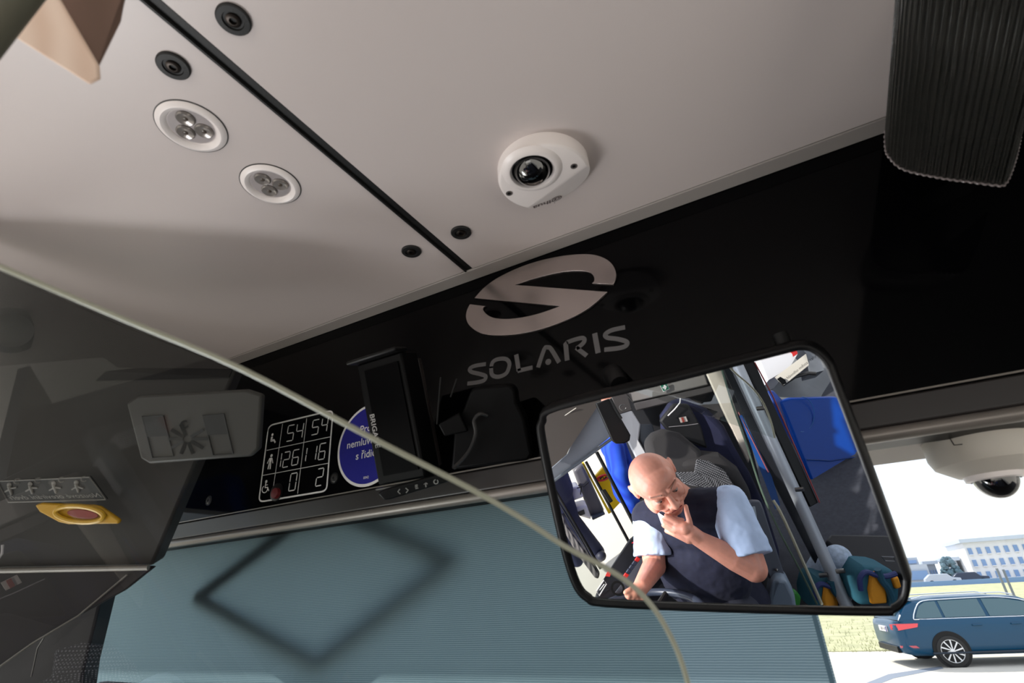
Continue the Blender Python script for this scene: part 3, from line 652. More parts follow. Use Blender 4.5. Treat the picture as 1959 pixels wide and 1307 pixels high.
# ------------------------------------------------------------------ glass partition in front
g1, g2, g3 = P(0, 510, .25), P(1080, 1048, .27), P(400, 1307, .265)
gn = unit(np.cross(g2-g1, g3-g1))
def ong(px, py): return hit(O0, D(px, py), g1, gn)
ge = [(-16, 503), (0, 510), (240, 612), (460, 705), (700, 832), (900, 935), (1000, 993), (1080, 1045), (1160, 1087), (1215, 1125), (1255, 1170), (1285, 1222), (1305, 1270), (1322, 1330)]
gp_ = smooth_path([ong(*q) for q in ge], 4)
pn_ = thing('glass_partition', g2, 'clear glass cab partition with a pale curved edge crossing the view', 'partition')
MB().prism(gp_+[ong(-16, 1330)], gn*0.0025).build('pane', M_pane, pn_, smooth=False)
MB().tube(gp_, [0.0014]*len(gp_), 10).build('ground_edge', M_edge, pn_)

# ================================================================== THE MIRROR
def onmir(px, py, off=0.0): return hit(O0, D(px, py), M0+NM*off, NM)
mir = thing('interior_mirror', M0-NM*0.02, 'large rounded rectangular interior mirror in black frame reflecting the driver', 'mirror')
mo = [(1062, 772), (1300, 713), (1490, 664), (1535, 655), (1565, 664), (1590, 690), (1604, 725), (1670, 900), (1735, 1080), (1743, 1115), (1736, 1150), (1712, 1172), (1672, 1178), (1400, 1172), (1160, 1162), (1120, 1150), (1096, 1122), (1075, 1060), (1052, 960), (1028, 838), (1030, 802)]
def inset(px, s=13):
    n = len(px); out = []
    for i in range(n):
        a, b, c = (np.array(px[j % n], float) for j in (i-1, i, i+1))
        t1 = unit(b-a); t2 = unit(c-b); nn = unit(np.array([-(t1[1]+t2[1]), t1[0]+t2[0]])); out.append(tuple(b+nn*s))
    return out
mi = inset(mo, 15)
outer = smooth_path([onmir(*q) for q in mo], 5, closed=True); inner = smooth_path([onmir(*q) for q in mi], 5, closed=True)
MB().prism(inner, -NM*0.002).build('mirror_glass', M_mirror, mir, smooth=False)
k = len(outer)
rr_ = [[o+NM*h for o in outer] for h in (-0.022,)]+[[o+(i_-o)*(-.25)+NM*(-0.008) for o, i_ in zip(outer, inner)], [o+(i_-o)*0.15+NM*0.003 for o, i_ in zip(outer, inner)], [o+(i_-o)*.6+NM*0.004 for o, i_ in zip(outer, inner)], [i_+(o-i_)*(-.03)+NM*0.0018 for o, i_ in zip(outer, inner)], [i_+NM*(-0.001) for i_ in inner]]
MB().grid(rr_, closed_u=True).build('frame', mat('mirror_frame_black', (7, 7, 8), .4, spec=.2), mir, angle=60)
MB().prism([o-NM*0.021 for o in outer], -NM*0.004).build('backing', M_black, mir, bevel=0.002)
MB().tube([onmir(1185, 735, -0.02), P(1178, 722, .60), ony(1172, 715, YP)], [0.010, 0.012, 0.014], 14).build('mount', M_black, mir)
MB().tube([onmir(1500, 660, -0.015), P(1492, 640, .50)], 0.007, 12).build('adjusting_stub', M_black, mir)

# ================================================================== REAL THINGS SEEN IN THE MIRROR (they stand behind the photographer)
def vs(name, pts, thick, m, parent=None, **kw): return slab(name, pts, thick, m, parent, fn=V, **kw)
def vt(name, px, py, d, label, cat, group=None): return thing(name, V(px, py, d), label, cat, group)
def z1(x, y, d): return (1000+x/2.254, 620+y/2.254, d)
def z5(x, y, d): return (1030+x/3.439, 780+y/3.439, d)
def z3(x, y, d): return (1150+x/3.735, 820+y/3.735, d)
xfR = lambda v: refl(R @ np.asarray(v))          # virtual camera coordinates -> real place
def U(px, py, d): return cray(px, py)*d

# ---- the driver
H_up = np.array([-.58*.90, -.80*.90, -.43]); H_up = unit(H_up)
H_fw = unit(np.array([.30, .40, -.86]) - H_up*(np.array([.30, .40, -.86]) @ H_up))
H_sd = np.cross(H_fw, H_up)
if H_sd[0] < 0: H_sd = -H_sd
HS = 1.05
H0 = U(1252, 919, 1.89)
AX = (H_sd, H_up, H_fw)
def hp(s, u, w): return H0+(H_sd*s+H_up*u+H_fw*w)*HS
def hr(*r): return tuple(x*HS for x in r)
per = thing('person', refl(R @ U(1390, 1160, 2.15)), 'bald driver in navy vest and light blue shirt, chin resting on hand', 'person')
B = MB()
B.ell(hp(0, .016, -.004), hr(.077, .080, .086), AX, 32, 20)
B.ell(hp(0, -.035, .026), hr(.062, .078, .066), AX, 28, 18)
B.ell(hp(0, .030, .040), hr(.064, .052, .050), AX)
B.ell(hp(0, -.100, .060), hr(.026, .020, .024), AX)
B.ell(hp(0, -.078, .060), hr(.040, .026, .034), AX)
for s in (-1, 1):
    B.ell(hp(s*.040, -.030, .058), hr(.022, .024, .028), AX)
    B.ell(hp(s*.055, -.062, .020), hr(.018, .034, .038), AX)
    B.ell(hp(s*.078, -.004, -.012), hr(.009, .033, .019), AX)
    B.ell(hp(s*.084, .010, -.020), hr(.006, .018, .012), AX)
    B.capsule(hp(s*.012, .020, .088), hp(s*.046, .022, .072), .0115, .009)
    B.ell(hp(s*.012, -.034, .104), hr(.010, .009, .011), AX)
    B.ell(hp(s*.031, .0078, .0780), hr(.0165, .0090, .0115), AX)
    B.ell(hp(s*.031, -.012, .0765), hr(.0150, .0065, .010), AX)
    B.capsule(hp(s*.016, -.038, .092), hp(s*.036, -.066, .070), .007, .006)
B.capsule(hp(0, .012, .090), hp(0, -.030, .113), .0085, .013)
B.ell(hp(0, -.060, .089), hr(.022, .0055, .008), AX); B.ell(hp(0, -.073, .086), hr(.019, .006, .008), AX)
NB = U(1318, 975, 2.02)
B.capsule(hp(0, -.055, -.030), NB, .064, .070, 20)
LS, LE, LW = U(1242, 990, 2.06), U(1252, 1082, 1.99), U(1226, 1124, 1.80)
RS, RE, RW = U(1396, 965, 1.88), U(1443, 1089, 1.77), U(1338, 1032, 1.81)
HIP = U(1392, 1168, 2.16); CH = U(1325, 1010, 2.04)
B.capsule(LS, LE, .052, .042); B.capsule(LE, LW, .043, .027)
B.capsule(RS, RE, .055, .043); B.capsule(RE, RE+(RW-RE)*.35, .042, .042); B.capsule(RE+(RW-RE)*.35, RW, .042, .028)
B.capsule(LS, RS, .05, .05); B.capsule(CH, HIP, .12, .13)
# right hand closing round the chin: palm, four curled fingers of different length, thumb up the cheek
K1 = U(1298, 1000, 1.800)
B.capsule(RW, U(1322, 1020, 1.81), .028, .028); B.capsule(U(1322, 1018, 1.81), U(1300, 1003, 1.82), .025, .017); B.capsule(U(1318, 1028, 1.815), U(1294, 1020, 1.83), .023, .016)
B.capsule(U(1310, 1011, 1.805), U(1296, 1010, 1.815), .023, .017)
def finger(pts, r): 
    for i in range(len(pts)-1): B.capsule(pts[i], pts[i+1], r*(1-.08*i), r*(1-.08*(i+1)), 12)
finger([U(1298, 1001, 1.815), U(1275, 987, 1.830), U(1288, 992, 1.862), U(1306, 995, 1.875)], .0100)
finger([U(1292, 1008, 1.818), U(1270, 995, 1.838), U(1281, 1001, 1.870), U(1300, 1004, 1.885)], .0102)
finger([U(1290, 1016, 1.825), U(1270, 1005, 1.846), U(1280, 1010, 1.878), U(1296, 1012, 1.895)], .0098)
finger([U(1291, 1023, 1.83), U(1275, 1016, 1.853), U(1283, 1019, 1.880), U(1294, 1020, 1.895)], .0088)
finger([U(1322, 1012, 1.805), U(1318, 994, 1.803), U(1314, 980, 1.815), U(1312, 969, 1.828)], .0108)
# left hand round the wheel rim
LH = U(1212, 1136, 1.775)
B.capsule(LW, LH, .026, .024); B.capsule(U(1222, 1130, 1.79), U(1204, 1138, 1.775), .024, .017)
for i, (a, b) in enumerate((((1203, 1142), (1210, 1150)), ((1211, 1146), (1219, 1154)), ((1220, 1149), (1228, 1157)), ((1229, 1150), (1236, 1158)))):
    finger([U(a[0]+4, a[1]-8, 1.775), U(a[0], a[1], 1.755), U(b[0], b[1], 1.765), U(b[0]+5, b[1]-4, 1.79)], .0095-.0006*i)
finger([U(1214, 1128, 1.78), U(1204, 1130, 1.765), U(1197, 1134, 1.76)], .0105)
body = B.build('body', M_skin, per, xf=xfR, remesh=0.0032, relax=3, weld=False); body['label'] = 'ruddy bald head, bare forearms and hands'
# eyes, brows, mouth
E4 = MB()
for s in (-1, 1):
    E1 = MB(); E2 = MB(); E3 = MB()
    E1.ell(hp(s*.031, -.003, .0755), hr(.0125, .0100, .0125), AX)
    E2.ell(hp(s*.031+.001, -.0045, .0835), hr(.0056, .0056, .0050), AX)
    E3.capsule(hp(s*.018, .031, .0985), hp(s*.050, .027, .0770), .0030, .0022, 8)
    ey = E1.build('eye', mat('eye_white', (150, 128, 120), 0.25), per, xf=xfR, weld=False); ir = E2.build('iris', mat('eye_iris', (38, 34, 36), 0.1), ey, xf=xfR, weld=False)
    E3.build('eyebrow', mat('brow_hair', (140, 100, 84), 0.8), per, xf=xfR, weld=False)
E4.capsule(hp(-.020, -.0665, .0935), hp(0, -.0660, .0965), .0016, .002, 8); E4.capsule(hp(0, -.0660, .0965), hp(.020, -.0665, .0935), .002, .0016, 8)
for s in (-1, 1): MB().ell(hp(s*.008, -.040, .111), hr(.0035, .0025, .003), AX).build('nostril', mat('lip_shadow', (120, 52, 50), 0.6), per, xf=xfR, weld=False)
E4.build('mouth_line', mat('lip_shadow', (120, 52, 50), 0.6), per, xf=xfR, weld=False)
# clothes
BX = np.array([.757, -.232, -.611]); BUp = np.array([-.49, -.82, -.296]); BFw = np.array([-.432, .524, -.734])
S = MB()
S.ell(LS, .064); S.tube([LS, LS+(LE-LS)*.45, LS+(LE-LS)*.80], [.066, .069, .073], 20); S.ell(RS, .068)
S.tube([RS, RS+(RE-RS)*.45, RS+(RE-RS)*.82], [.069, .073, .078], 20); S.capsule(LS, RS, .06, .06); S.capsule(CH, HIP, .10, .10)
S.capsule(NB, U(1300, 985, 1.97), .066, .055)
S.build('shirt', M_shirt, per, xf=xfR, remesh=0.006, relax=3, weld=False)
Vv = MB()
tors = (BX, BUp, BFw)
Vv.ell(U(1318, 1002, 2.03), (.185, .13, .125), tors, 28, 18)
Vv.ell(U(1345, 1065, 2.05), (.170, .17, .135), tors, 28, 18)
Vv.ell(U(1345, 1085, 2.04), (.178, .19, .155), tors, 28, 18)
Vv.ell(U(1385, 1150, 2.10), (.175, .11, .145), tors, 28, 18)
Vv.capsule(LS+(RS-LS)*.00, LS+(RS-LS)*.36, .069, .078); Vv.capsule(LS+(RS-LS)*.92, LS+(RS-LS)*.62, .066, .080)
vest = Vv.build('vest', M_navy, per, xf=xfR, remesh=0.006, relax=4, weld=False)
folds = bpy.data.textures.new('cloth_folds', 'CLOUDS'); folds.noise_scale = 0.055; folds.noise_depth = 2
def wrinkle(o, st):
    d = o.modifiers.new('folds', 'DISPLACE'); d.texture = folds; d.strength = st; d.mid_level = 0.5; d.texture_coords = 'LOCAL'
wrinkle(bpy.data.objects['shirt'], .016); wrinkle(vest, .012)
C = MB()
for a, b, c in (((1257, 979, 1.955), (1273, 990, 1.90), (1266, 1003, 1.90)),): C.prism([U(*a), U(*b), U(*c)], np.array([.002, .003, .012]))
C.build('collar', mat('collar_white', (226, 230, 240), 0.7), per, xf=xfR)
T = MB()
T.ell(U(1398, 1172, 2.16), (.19, .12, .16), tors)
T.capsule(U(1420, 1165, 2.08), U(1405, 1215, 1.74), .088, .072, 20); T.capsule(U(1345, 1180, 2.20), U(1290, 1240, 1.86), .088, .072, 20)
T.capsule(U(1405, 1215, 1.74), U(1480, 1340, 1.80), .07, .05); T.capsule(U(1290, 1240, 1.86), U(1370, 1370, 1.95), .07, .05)
T.build('trousers', M_trouser, per, xf=xfR, remesh=0.008, relax=3, weld=False)

# ---- driver's seat, belt arm, coat
se = vt('driver_seat', 1350, 1100, 2.4, 'dark grey driver seat with speckled backrest behind the driver', 'seat')
hd = [z1(528, 500, 2.34), z1(560, 465, 2.34), z1(605, 448, 2.34), z1(680, 465, 2.33), z1(770, 540, 2.31), z1(800, 640, 2.28), z1(760, 760, 2.24), z1(640, 760, 2.26), z1(560, 640, 2.3)]
vs('headrest', hd, 0.10, M_seat, se, bevel=0.03, bseg=5)
bk = [z1(640, 590, 2.30), z1(740, 575, 2.29), z1(850, 585, 2.26), z1(935, 650, 2.24), z1(985, 740, 2.22), z1(1010, 860, 2.22), z1(1060, 1080, 2.25), z1(1080, 1260, 2.28), z1(700, 1260, 2.38), z1(600, 800, 2.34)]
vs('backrest', bk, 0.13, M_seat, se, bevel=0.035, bseg=5)
M_speck = bpy.data.materials.new('speckled_cloth'); M_speck.use_nodes = True; t = M_speck.node_tree; pr = t.nodes['Principled BSDF']; pr.inputs['Roughness'].default_value = .9
co = t.nodes.new('ShaderNodeTexCoord'); vo = t.nodes.new('ShaderNodeTexVoronoi'); vo.inputs['Scale'].default_value = 190; vo.inputs['Randomness'].default_value = 0.0
rm = t.nodes.new('ShaderNodeValToRGB'); rm.color_ramp.elements[0].position = .30; rm.color_ramp.elements[1].position = .42
rm.color_ramp.elements[0].color = (*lin((150, 150, 156)), 1); rm.color_ramp.elements[1].color = (*lin((26, 26, 30)), 1)
t.links.new(co.outputs['Object'], vo.inputs['Vector']); t.links.new(vo.outputs['Distance'], rm.inputs[0]); t.links.new(rm.outputs[0], pr.inputs['Base Color'])
pc = [z1(660, 640, 2.245), z1(742, 636, 2.235), z1(752, 582, 2.235), z1(800, 590, 2.225), z1(870, 630, 2.205), z1(915, 700, 2.195), z1(948, 790, 2.185), z1(900, 770, 2.17), z1(840, 720, 2.18), z1(700, 690, 2.225)]
vs('backrest_panel', pc, 0.02, M_speck, se, bevel=0.004)['label'] = 'speckled grey and white cloth panel'
ba = vt('belt_arm', 1460, 1060, 2.15, 'dark grey seat belt arm with buckle beside the driver', 'seatbelt')
vs('arm', [z1(968, 778, 2.12), z1(985, 762, 2.12), z1(1025, 764, 2.11), z1(1040, 800, 2.10), z1(1130, 1085, 2.06), z1(1100, 1110, 2.06), z1(1065, 1100, 2.06), z1(975, 830, 2.12)], 0.04, mat('belt_arm_grey', (84, 88, 98), 0.45), ba, bevel=0.006)
vs('buckle', [z1(980, 790, 2.10), z1(1003, 787, 2.10), z1(1015, 860, 2.09), z1(992, 863, 2.09)], 0.006, mat('buckle_pale', (150, 160, 170), 0.4), ba, bevel=0.002)
for x, y in ((1095, 1062), (988, 856), (1004, 856)): MB().ell(V(*z1(x, y, 2.055 if x > 1050 else 2.088)), .0065 if x > 1050 else .0025).build('rivet', M_steel, ba)
vs('arm_base', [z1(1075, 1110, 2.02), z1(1100, 1098, 2.02), z1(1140, 1110, 2.0), z1(1175, 1180, 2.0), z1(1190, 1290, 2.0), z1(1055, 1290, 2.04), z1(1062, 1180, 2.03)], 0.10, mat('pale_slate_plastic', (128, 142, 158), 0.45), ba, bevel=0.015, bseg=4)
coat = vt('hanging_coat', 1400, 850, 2.55, 'dark navy coat hanging behind the driver seat', 'coat')
cp = [z1(590, 400, 2.50), z1(640, 330, 2.50), z1(720, 325, 2.50), z1(800, 370, 2.48), z1(870, 440, 2.46), z1(920, 540, 2.44), z1(985, 650, 2.42), z1(1050, 790, 2.40), z1(1110, 980, 2.38), z1(1130, 1200, 2.36), z1(1000, 1200, 2.4), z1(940, 800, 2.44), z1(800, 560, 2.48), z1(600, 520, 2.5)]
vs('coat_body', cp, 0.10, mat('coat_navy', (30, 33, 62), 0.8, var=0.25, vscale=12, bump=0.5, bscale=14), coat, bevel=0.03, bseg=4)
vs('coat_shoulder', [z1(590, 420, 2.46), z1(650, 345, 2.46), z1(715, 345, 2.46), z1(770, 440, 2.45), z1(800, 540, 2.45), z1(640, 480, 2.46)], 0.03, mat('coat_black', (18, 17, 20), 0.6), coat, bevel=0.01)
vs('label_patch', [z1(674, 405, 2.45), z1(704, 399, 2.45), z1(712, 420, 2.45), z1(682, 426, 2.45)], 0.003, mat('patch', (190, 182, 176), 0.6), coat)
vs('label_stripe', [z1(683, 404, 2.447), z1(692, 402, 2.447), z1(699, 422, 2.447), z1(690, 424, 2.447)], 0.002, mat('patch_red', (150, 60, 50), 0.6), coat)
MB().tube([V(*z1(x, y, 2.44)) for x, y in ((626, 396), (655, 368), (678, 340), (680, 320))], .003, 8).build('pale_cord', M_print, coat)
MB().tube([V(*z1(x, y, 2.455)) for x, y in ((630, 444), (700, 438), (756, 430))], .0018, 6).build('piping', mat('piping', (150, 146, 150), .5), coat)

# ---- rear bulkhead of the cab with first-aid locker
bh = vt('cab_bulkhead', 1290, 760, 2.75, 'dark bulkhead wall behind the driver seat', 'wall panel')
vs('bulkhead_board', [z1(380, 300, 2.78), z1(880, 120, 2.70), z1(1010, 620, 2.64), z1(1160, 1300, 2.5), z1(600, 1300, 2.65), z1(470, 560, 2.75)], 0.04, mat('bulkhead_dark', (36, 36, 40), 0.5), bh)
fa = vt('first_aid_locker', 1280, 745, 2.7, 'grey overhead locker door with green first aid sign', 'locker')
M_lk = mat('locker_taupe', (122, 118, 116), 0.4)
vs('locker_door', [z1(440, 295, 2.68), z1(780, 205, 2.62), z1(800, 262, 2.60), z1(475, 335, 2.66)], 0.05, M_lk, fa, bevel=0.005)
vs('locker_lower_strip', [z1(475, 342, 2.66), z1(815, 266, 2.60), z1(822, 292, 2.59), z1(490, 372, 2.65)], 0.05, mat('locker_taupe_dark', (76, 73, 74), 0.4), fa, bevel=0.004)
sg = vs('first_aid_sign', [z1(590, 262, 2.625), z1(618, 250, 2.62), z1(634, 280, 2.62), z1(606, 294, 2.625)], 0.002, M_print, fa)
vs('sign_green', [z1(593, 263, 2.622), z1(617, 253, 2.617), z1(631, 279, 2.617), z1(607, 290, 2.622)], 0.001, mat('first_aid_green', (20, 110, 84), 0.5), sg)
vs('cross_bar', [z1(602, 272, 2.618), z1(619, 266, 2.616), z1(622, 274, 2.616), z1(605, 279, 2.618)], 0.0008, M_print, fa)
vs('cross_post', [z1(607, 264, 2.618), z1(614, 262, 2.616), z1(619, 281, 2.616), z1(612, 284, 2.618)], 0.0008, M_print, fa)
MB().tube([V(*z1(432+14*math.cos(a), 360+12*math.sin(a), 2.6)) for a in np.linspace(.2, 5.2, 14)], .003, 8).build('locker_ring', M_steel, fa)
vs('locker_hinge', [z1(382, 316, 2.66), z1(446, 292, 2.66), z1(474, 372, 2.64), z1(412, 392, 2.64)], 0.03, mat('hinge_dark', (66, 62, 62), .5), fa, bevel=.004)
# ---- sun visor and B pillar on the driver's left
sv = vt('sun_visor', 1165, 810, 2.2, 'black sun visor hanging by the side window', 'visor')
vs('visor_blade', [z1(314, 345, 2.2), z1(376, 322, 2.2), z1(466, 480, 2.2), z1(462, 505, 2.2), z1(440, 516, 2.2), z1(402, 518, 2.2), z1(385, 505, 2.2)], 0.02, M_black, sv, bevel=0.006)
MB().tube([V(*z1(x, y, 2.19)) for x, y in ((378, 322), (402, 370), (425, 408))], .006, 8).build('visor_rod', M_black, sv)
bp = vt('window_pillar', 1205, 830, 2.5, 'pale grey pillar beside the driver side window', 'pillar')
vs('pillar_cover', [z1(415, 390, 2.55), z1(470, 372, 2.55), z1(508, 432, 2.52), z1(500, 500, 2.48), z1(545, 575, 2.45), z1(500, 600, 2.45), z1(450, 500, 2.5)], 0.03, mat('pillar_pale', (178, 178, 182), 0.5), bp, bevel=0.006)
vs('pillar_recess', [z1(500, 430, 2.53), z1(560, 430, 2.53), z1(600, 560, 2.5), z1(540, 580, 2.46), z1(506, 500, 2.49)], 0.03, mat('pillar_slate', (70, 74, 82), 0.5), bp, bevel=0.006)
vs('pillar_navy_side', [z1(440, 500, 2.56), z1(470, 490, 2.54), z1(530, 600, 2.5), z1(530, 700, 2.5), z1(500, 760, 2.5), z1(478, 600, 2.55)], 0.03, mat('pillar_navy', (38, 40, 60), .6), bp)  # dark navy side of the pillar
# ---- side blind and roof lining, top left of the mirror
rl = vt('cab_roof_lining', 1060, 820, 2.4, 'dark brown roof lining above the side window', 'lining')
vs('lining_board', [z1(40, 330, 2.40), z1(330, 260, 2.42), z1(340, 345, 2.4), z1(318, 362, 2.4), z1(200, 540, 2.36), z1(190, 562, 2.36), z1(100, 640, 2.34), z1(40, 560, 2.34)], 0.05, mat('lining_brown', (62, 56, 52), 0.7), rl)
MB().tube([V(*z1(x, y, 2.385)) for x, y in ((80, 446), (160, 410), (230, 362))], .0022, 6).build('lining_seam', M_cream, rl)
sb = vt('side_blind', 1120, 870, 2.42, 'grey curved side blind above the window rail', 'blind')
vs('blind_fabric', [z1(105, 640, 2.44), z1(195, 562, 2.44), z1(212, 520, 2.44), z1(258, 420, 2.45), z1(318, 358, 2.46), z1(345, 352, 2.46), z1(385, 480, 2.46), z1(250, 590, 2.46), z1(118, 690, 2.46)], 0.01, mat('side_blind_grey', (108, 112, 120), 0.7, var=.1, vscale=6), sb)
# ---- side window: rail, bars and handle
sw = vt('side_window_frame', 1130, 950, 2.5, 'black side window frame with upright bars by the driver', 'window frame')
def vbar(name, pts, r, m, parent): return MB().tube([V(*q) for q in pts], r, 8).build(name, m, parent)
vbar('top_rail', [z5(60, 512, 2.42), z5(480, 207, 2.44)], .0075, mat('rail_slate', (84, 90, 98), .4), sw)
vbar('upright_bar', [z5(383, 292, 2.5), z5(648, 800, 2.42)], .0085, M_black, sw)
vbar('upright_bar', [z5(312, 355, 2.5), z5(596, 885, 2.42)], .0070, M_black, sw)
vbar('upright_bar', [z5(112, 545, 2.45), z5(410, 1060, 2.38)], .0065, M_black, sw)
vs('latch', [z5(412, 545, 2.40), z5(440, 535, 2.40), z5(492, 615, 2.38), z5(468, 630, 2.38)], .03, M_black, sw, bevel=.004)
vbar('grab_cord', [z5(120, 600, 2.46), z5(300, 900, 2.4), z5(395, 1080, 2.36)], .003, M_black, sw)
# ---- console with switches
ds_ = vt('switch_console', 1190, 1080, 2.1, 'black switch console beside the driver with red and dark keys', 'console')
vs('console_top', [z1(318, 1160, 2.04), z1(350, 1095, 2.10), z1(460, 925, 2.22), z1(495, 895, 2.24), z1(540, 900, 2.24), z1(640, 1000, 2.24), z1(620, 1200, 2.0), z1(320, 1260, 1.96)], .06, mat('console_black', (26, 26, 30), .45), ds_, bevel=.008)
vs('console_tray', [z1(395, 1160, 2.005), z1(430, 1115, 2.045), z1(520, 985, 2.14), z1(540, 1000, 2.14), z1(500, 1120, 2.04), z1(420, 1180, 1.99)], .01, mat('console_grey', (74, 76, 84), .4), ds_, bevel=.003)
for k in range(7):
    cx, cy = 446+k*12.5, 1088-k*17.5; dd = 2.03+k*.0145
    red = k in (0, 4)
    vs('switch_key', [z1(cx-13, cy+2, dd), z1(cx-2, cy-13, dd), z1(cx+13, cy-5, dd), z1(cx+2, cy+10, dd)], .008, M_red if red else mat('key_slate', (44, 50, 66), .35), ds_, bevel=.001)
vs('console_sticker', [z1(470, 945, 2.20), z1(492, 930, 2.20), z1(498, 948, 2.20), z1(476, 964, 2.20)], .002, mat('sticker_red', (214, 40, 52), .5), ds_)
vs('console_sticker', [z1(356, 1088, 2.08), z1(366, 1066, 2.085), z1(384, 1064, 2.085), z1(376, 1090, 2.08)], .002, mat('sticker_red2', (214, 60, 56), .5), ds_)
fr = [z1(318, 1152, 2.025), z1(350, 1105, 2.045), z1(361, 1122, 2.04), z1(330, 1172, 2.02)]
MB().tube([V(*q) for q in fr], .0022, 6, closed=True).build('white_outline', M_print, ds_)
vbar('outline_mark', [z1(332, 1148, 2.02), z1(352, 1122, 2.03)], .0018, M_print, ds_)
MB().lathe(V(*z1(410, 1140, 2.0)), unit(VO-V(*z1(410, 1140, 2.0))), [(.018, 0), (.026, 0), (.026, .004), (.018, .004)], 24, True).build('cup_ring', M_black, ds_)
# ---- steering wheel
wc = refl(R @ U(1232, 1180, 1.80)); wn = unit((0.0, -0.50, 0.866))
wu = unit(np.cross(wn, EX)); wx = np.cross(wu, wn)
stw = thing('steering_wheel', wc, 'dark grey steering wheel under the driver left hand', 'steering wheel')
rw = 0.20
top = refl(R @ U(1212, 1142, 1.765))

MB().tube([wc+(wx*math.cos(a)+wu*math.sin(a))*rw for a in np.linspace(0, 2*math.pi, 49)[:-1]], .0135, 14, closed=True).build('rim', mat('wheel_slate', (52, 58, 72), .35), stw)
for a in (0.3, math.pi-0.3, -math.pi/2): MB().tube([wc-wn*.03, wc+(wx*math.cos(a)+wu*math.sin(a))*rw], [.014, .010], 10).build('spoke', M_darkgrey, stw)
MB().lathe(wc-wn*.045, wn, [(1e-4, 0), (.06, 0), (.055, .03), (1e-4, .035)], 28).build('hub', M_darkgrey, stw)

# ---- cab door post, partition frame and glass, passenger side
po = vt('grab_pole', 1515, 920, 2.3, 'brushed grey upright pole beside the cab partition', 'pole')
MB().tube([V(*z1(x, y, d)) for x, y, d in ((905, 130, 2.42), (1000, 340, 2.36), (1200, 780, 2.24), (1430, 1290, 2.10))], .024, 20).build('pole_tube', M_alu, po)
for x, y, d in ((1045, 362, 2.24), (1212, 712, 2.16), (1388, 1064, 2.08), (1316, 1082, 2.14)):
    MB().tube([V(*z1(x, y, d)), V(*z1(x-36, y+3, d+.02))], .009, 10).build('clamp', M_steel, po)
pf_ = vt('partition_frame', 1480, 800, 2.5, 'black partition frame post with red edge line beside the pole', 'frame')
vs('frame_post', [z1(948, 150, 2.46), z1(990, 140, 2.46), z1(1060, 300, 2.42), z1(1275, 770, 2.28), z1(1240, 790, 2.28), z1(1160, 620, 2.33)], .03, M_black, pf_, bevel=.003)
vbar('red_edge', [z1(1000, 165, 2.45), z1(1078, 310, 2.41), z1(1280, 770, 2.27)], .003, mat('red_seal', (150, 60, 62), .5), pf_)
vs('inner_post', [z1(865, 190, 2.52), z1(892, 184, 2.52), z1(1140, 715, 2.36), z1(1320, 1090, 2.26), z1(1290, 1090, 2.26), z1(1060, 640, 2.40)], .02, mat('post_dark', (26, 28, 34), .4), pf_)
vbar('inner_red_line', [z1(930, 380, 2.5), z1(1060, 640, 2.38)], .003, mat('red_seal2', (130, 60, 70), .5), pf_)
vs('inner_blue_line', [z1(935, 395, 2.49), z1(945, 392, 2.49), z1(1075, 660, 2.375), z1(1110, 780, 2.33), z1(1090, 800, 2.33)], .004, mat('line_blue', (30, 80, 150), .4), pf_)
cp_ = vt('cream_post', 1395, 790, 2.5, 'cream coloured slanting post left of the grey pole', 'post')
vs('post_cover', [z1(788, 200, 2.56), z1(852, 190, 2.56), z1(900, 310, 2.52), z1(985, 560, 2.46), z1(975, 600, 2.46), z1(915, 480, 2.48), z1(850, 340, 2.52)], .02, mat('post_cream', (214, 204, 190), .5), cp_, bevel=.004)
gd = vt('cab_door_glass', 1480, 950, 2.25, 'clear cab door glass with curved green edge beside the driver', 'glass')
ged = [z1(858, 195, 2.40), z1(905, 350, 2.36), z1(965, 520, 2.30), z1(1030, 720, 2.24), z1(1110, 900, 2.18), z1(1190, 1050, 2.12), z1(1270, 1210, 2.06)]
MB().tube(smooth_path([V(*q) for q in ged], 4), .0042, 8).build('green_edge', mat('green_glass_edge', (86, 104, 90), .3), gd)
MB().tube(smooth_path([V(*q) for q in (z1(1080, 760, 2.19), z1(1130, 850, 2.15), z1(1290, 1210, 2.04))], 4), [.006]*9, 8).build('pale_edge', mat('pale_glass_edge', (166, 162, 140), .35), gd)
# ---- blue passenger seat, ledge, floor
ps = vt('passenger_seat', 1570, 850, 2.9, 'glossy blue plastic passenger seat back beside the entrance', 'seat')
sp_ = [z1(1100, 330, 3.0), z1(1150, 315, 3.0), z1(1350, 308, 2.95), z1(1400, 340, 2.92), z1(1470, 600, 2.84), z1(1462, 660, 2.83), z1(1440, 730, 2.8), z1(1400, 748, 2.8), z1(1292, 750, 2.82), z1(1270, 730, 2.82), z1(1180, 520, 2.92)]
vs('seat_back', sp_, .06, M_bluep, ps, bevel=.02, bseg=5)
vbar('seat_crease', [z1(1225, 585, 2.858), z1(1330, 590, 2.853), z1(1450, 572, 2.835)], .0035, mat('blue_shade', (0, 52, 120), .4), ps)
MB().ell(V(*z1(1362, 722, 2.785)), .013).build('seat_bolt', mat('bolt_blue', (120, 160, 200), .15), ps)
MB().tube([V(*z1(1205+52*math.cos(a), 390+75*math.sin(a), 2.93)) for a in np.linspace(-1.6, 1.7, 20)], .0025, 6).build('handle_loop', mat('loop_blue', (60, 110, 180), .3), ps)
vs('seat_bolster', [z1(1052, 290, 3.02), z1(1082, 284, 3.02), z1(1125, 330, 3.0), z1(1150, 400, 2.98), z1(1180, 520, 2.95), z1(1110, 400, 2.98)], .05, mat('bolster_navy', (10, 50, 130), .4), ps, bevel=.01)
lg = vt('entrance_ledge', 1650, 1050, 2.2, 'black moulded ledge with a small slot handle by the entrance', 'ledge')
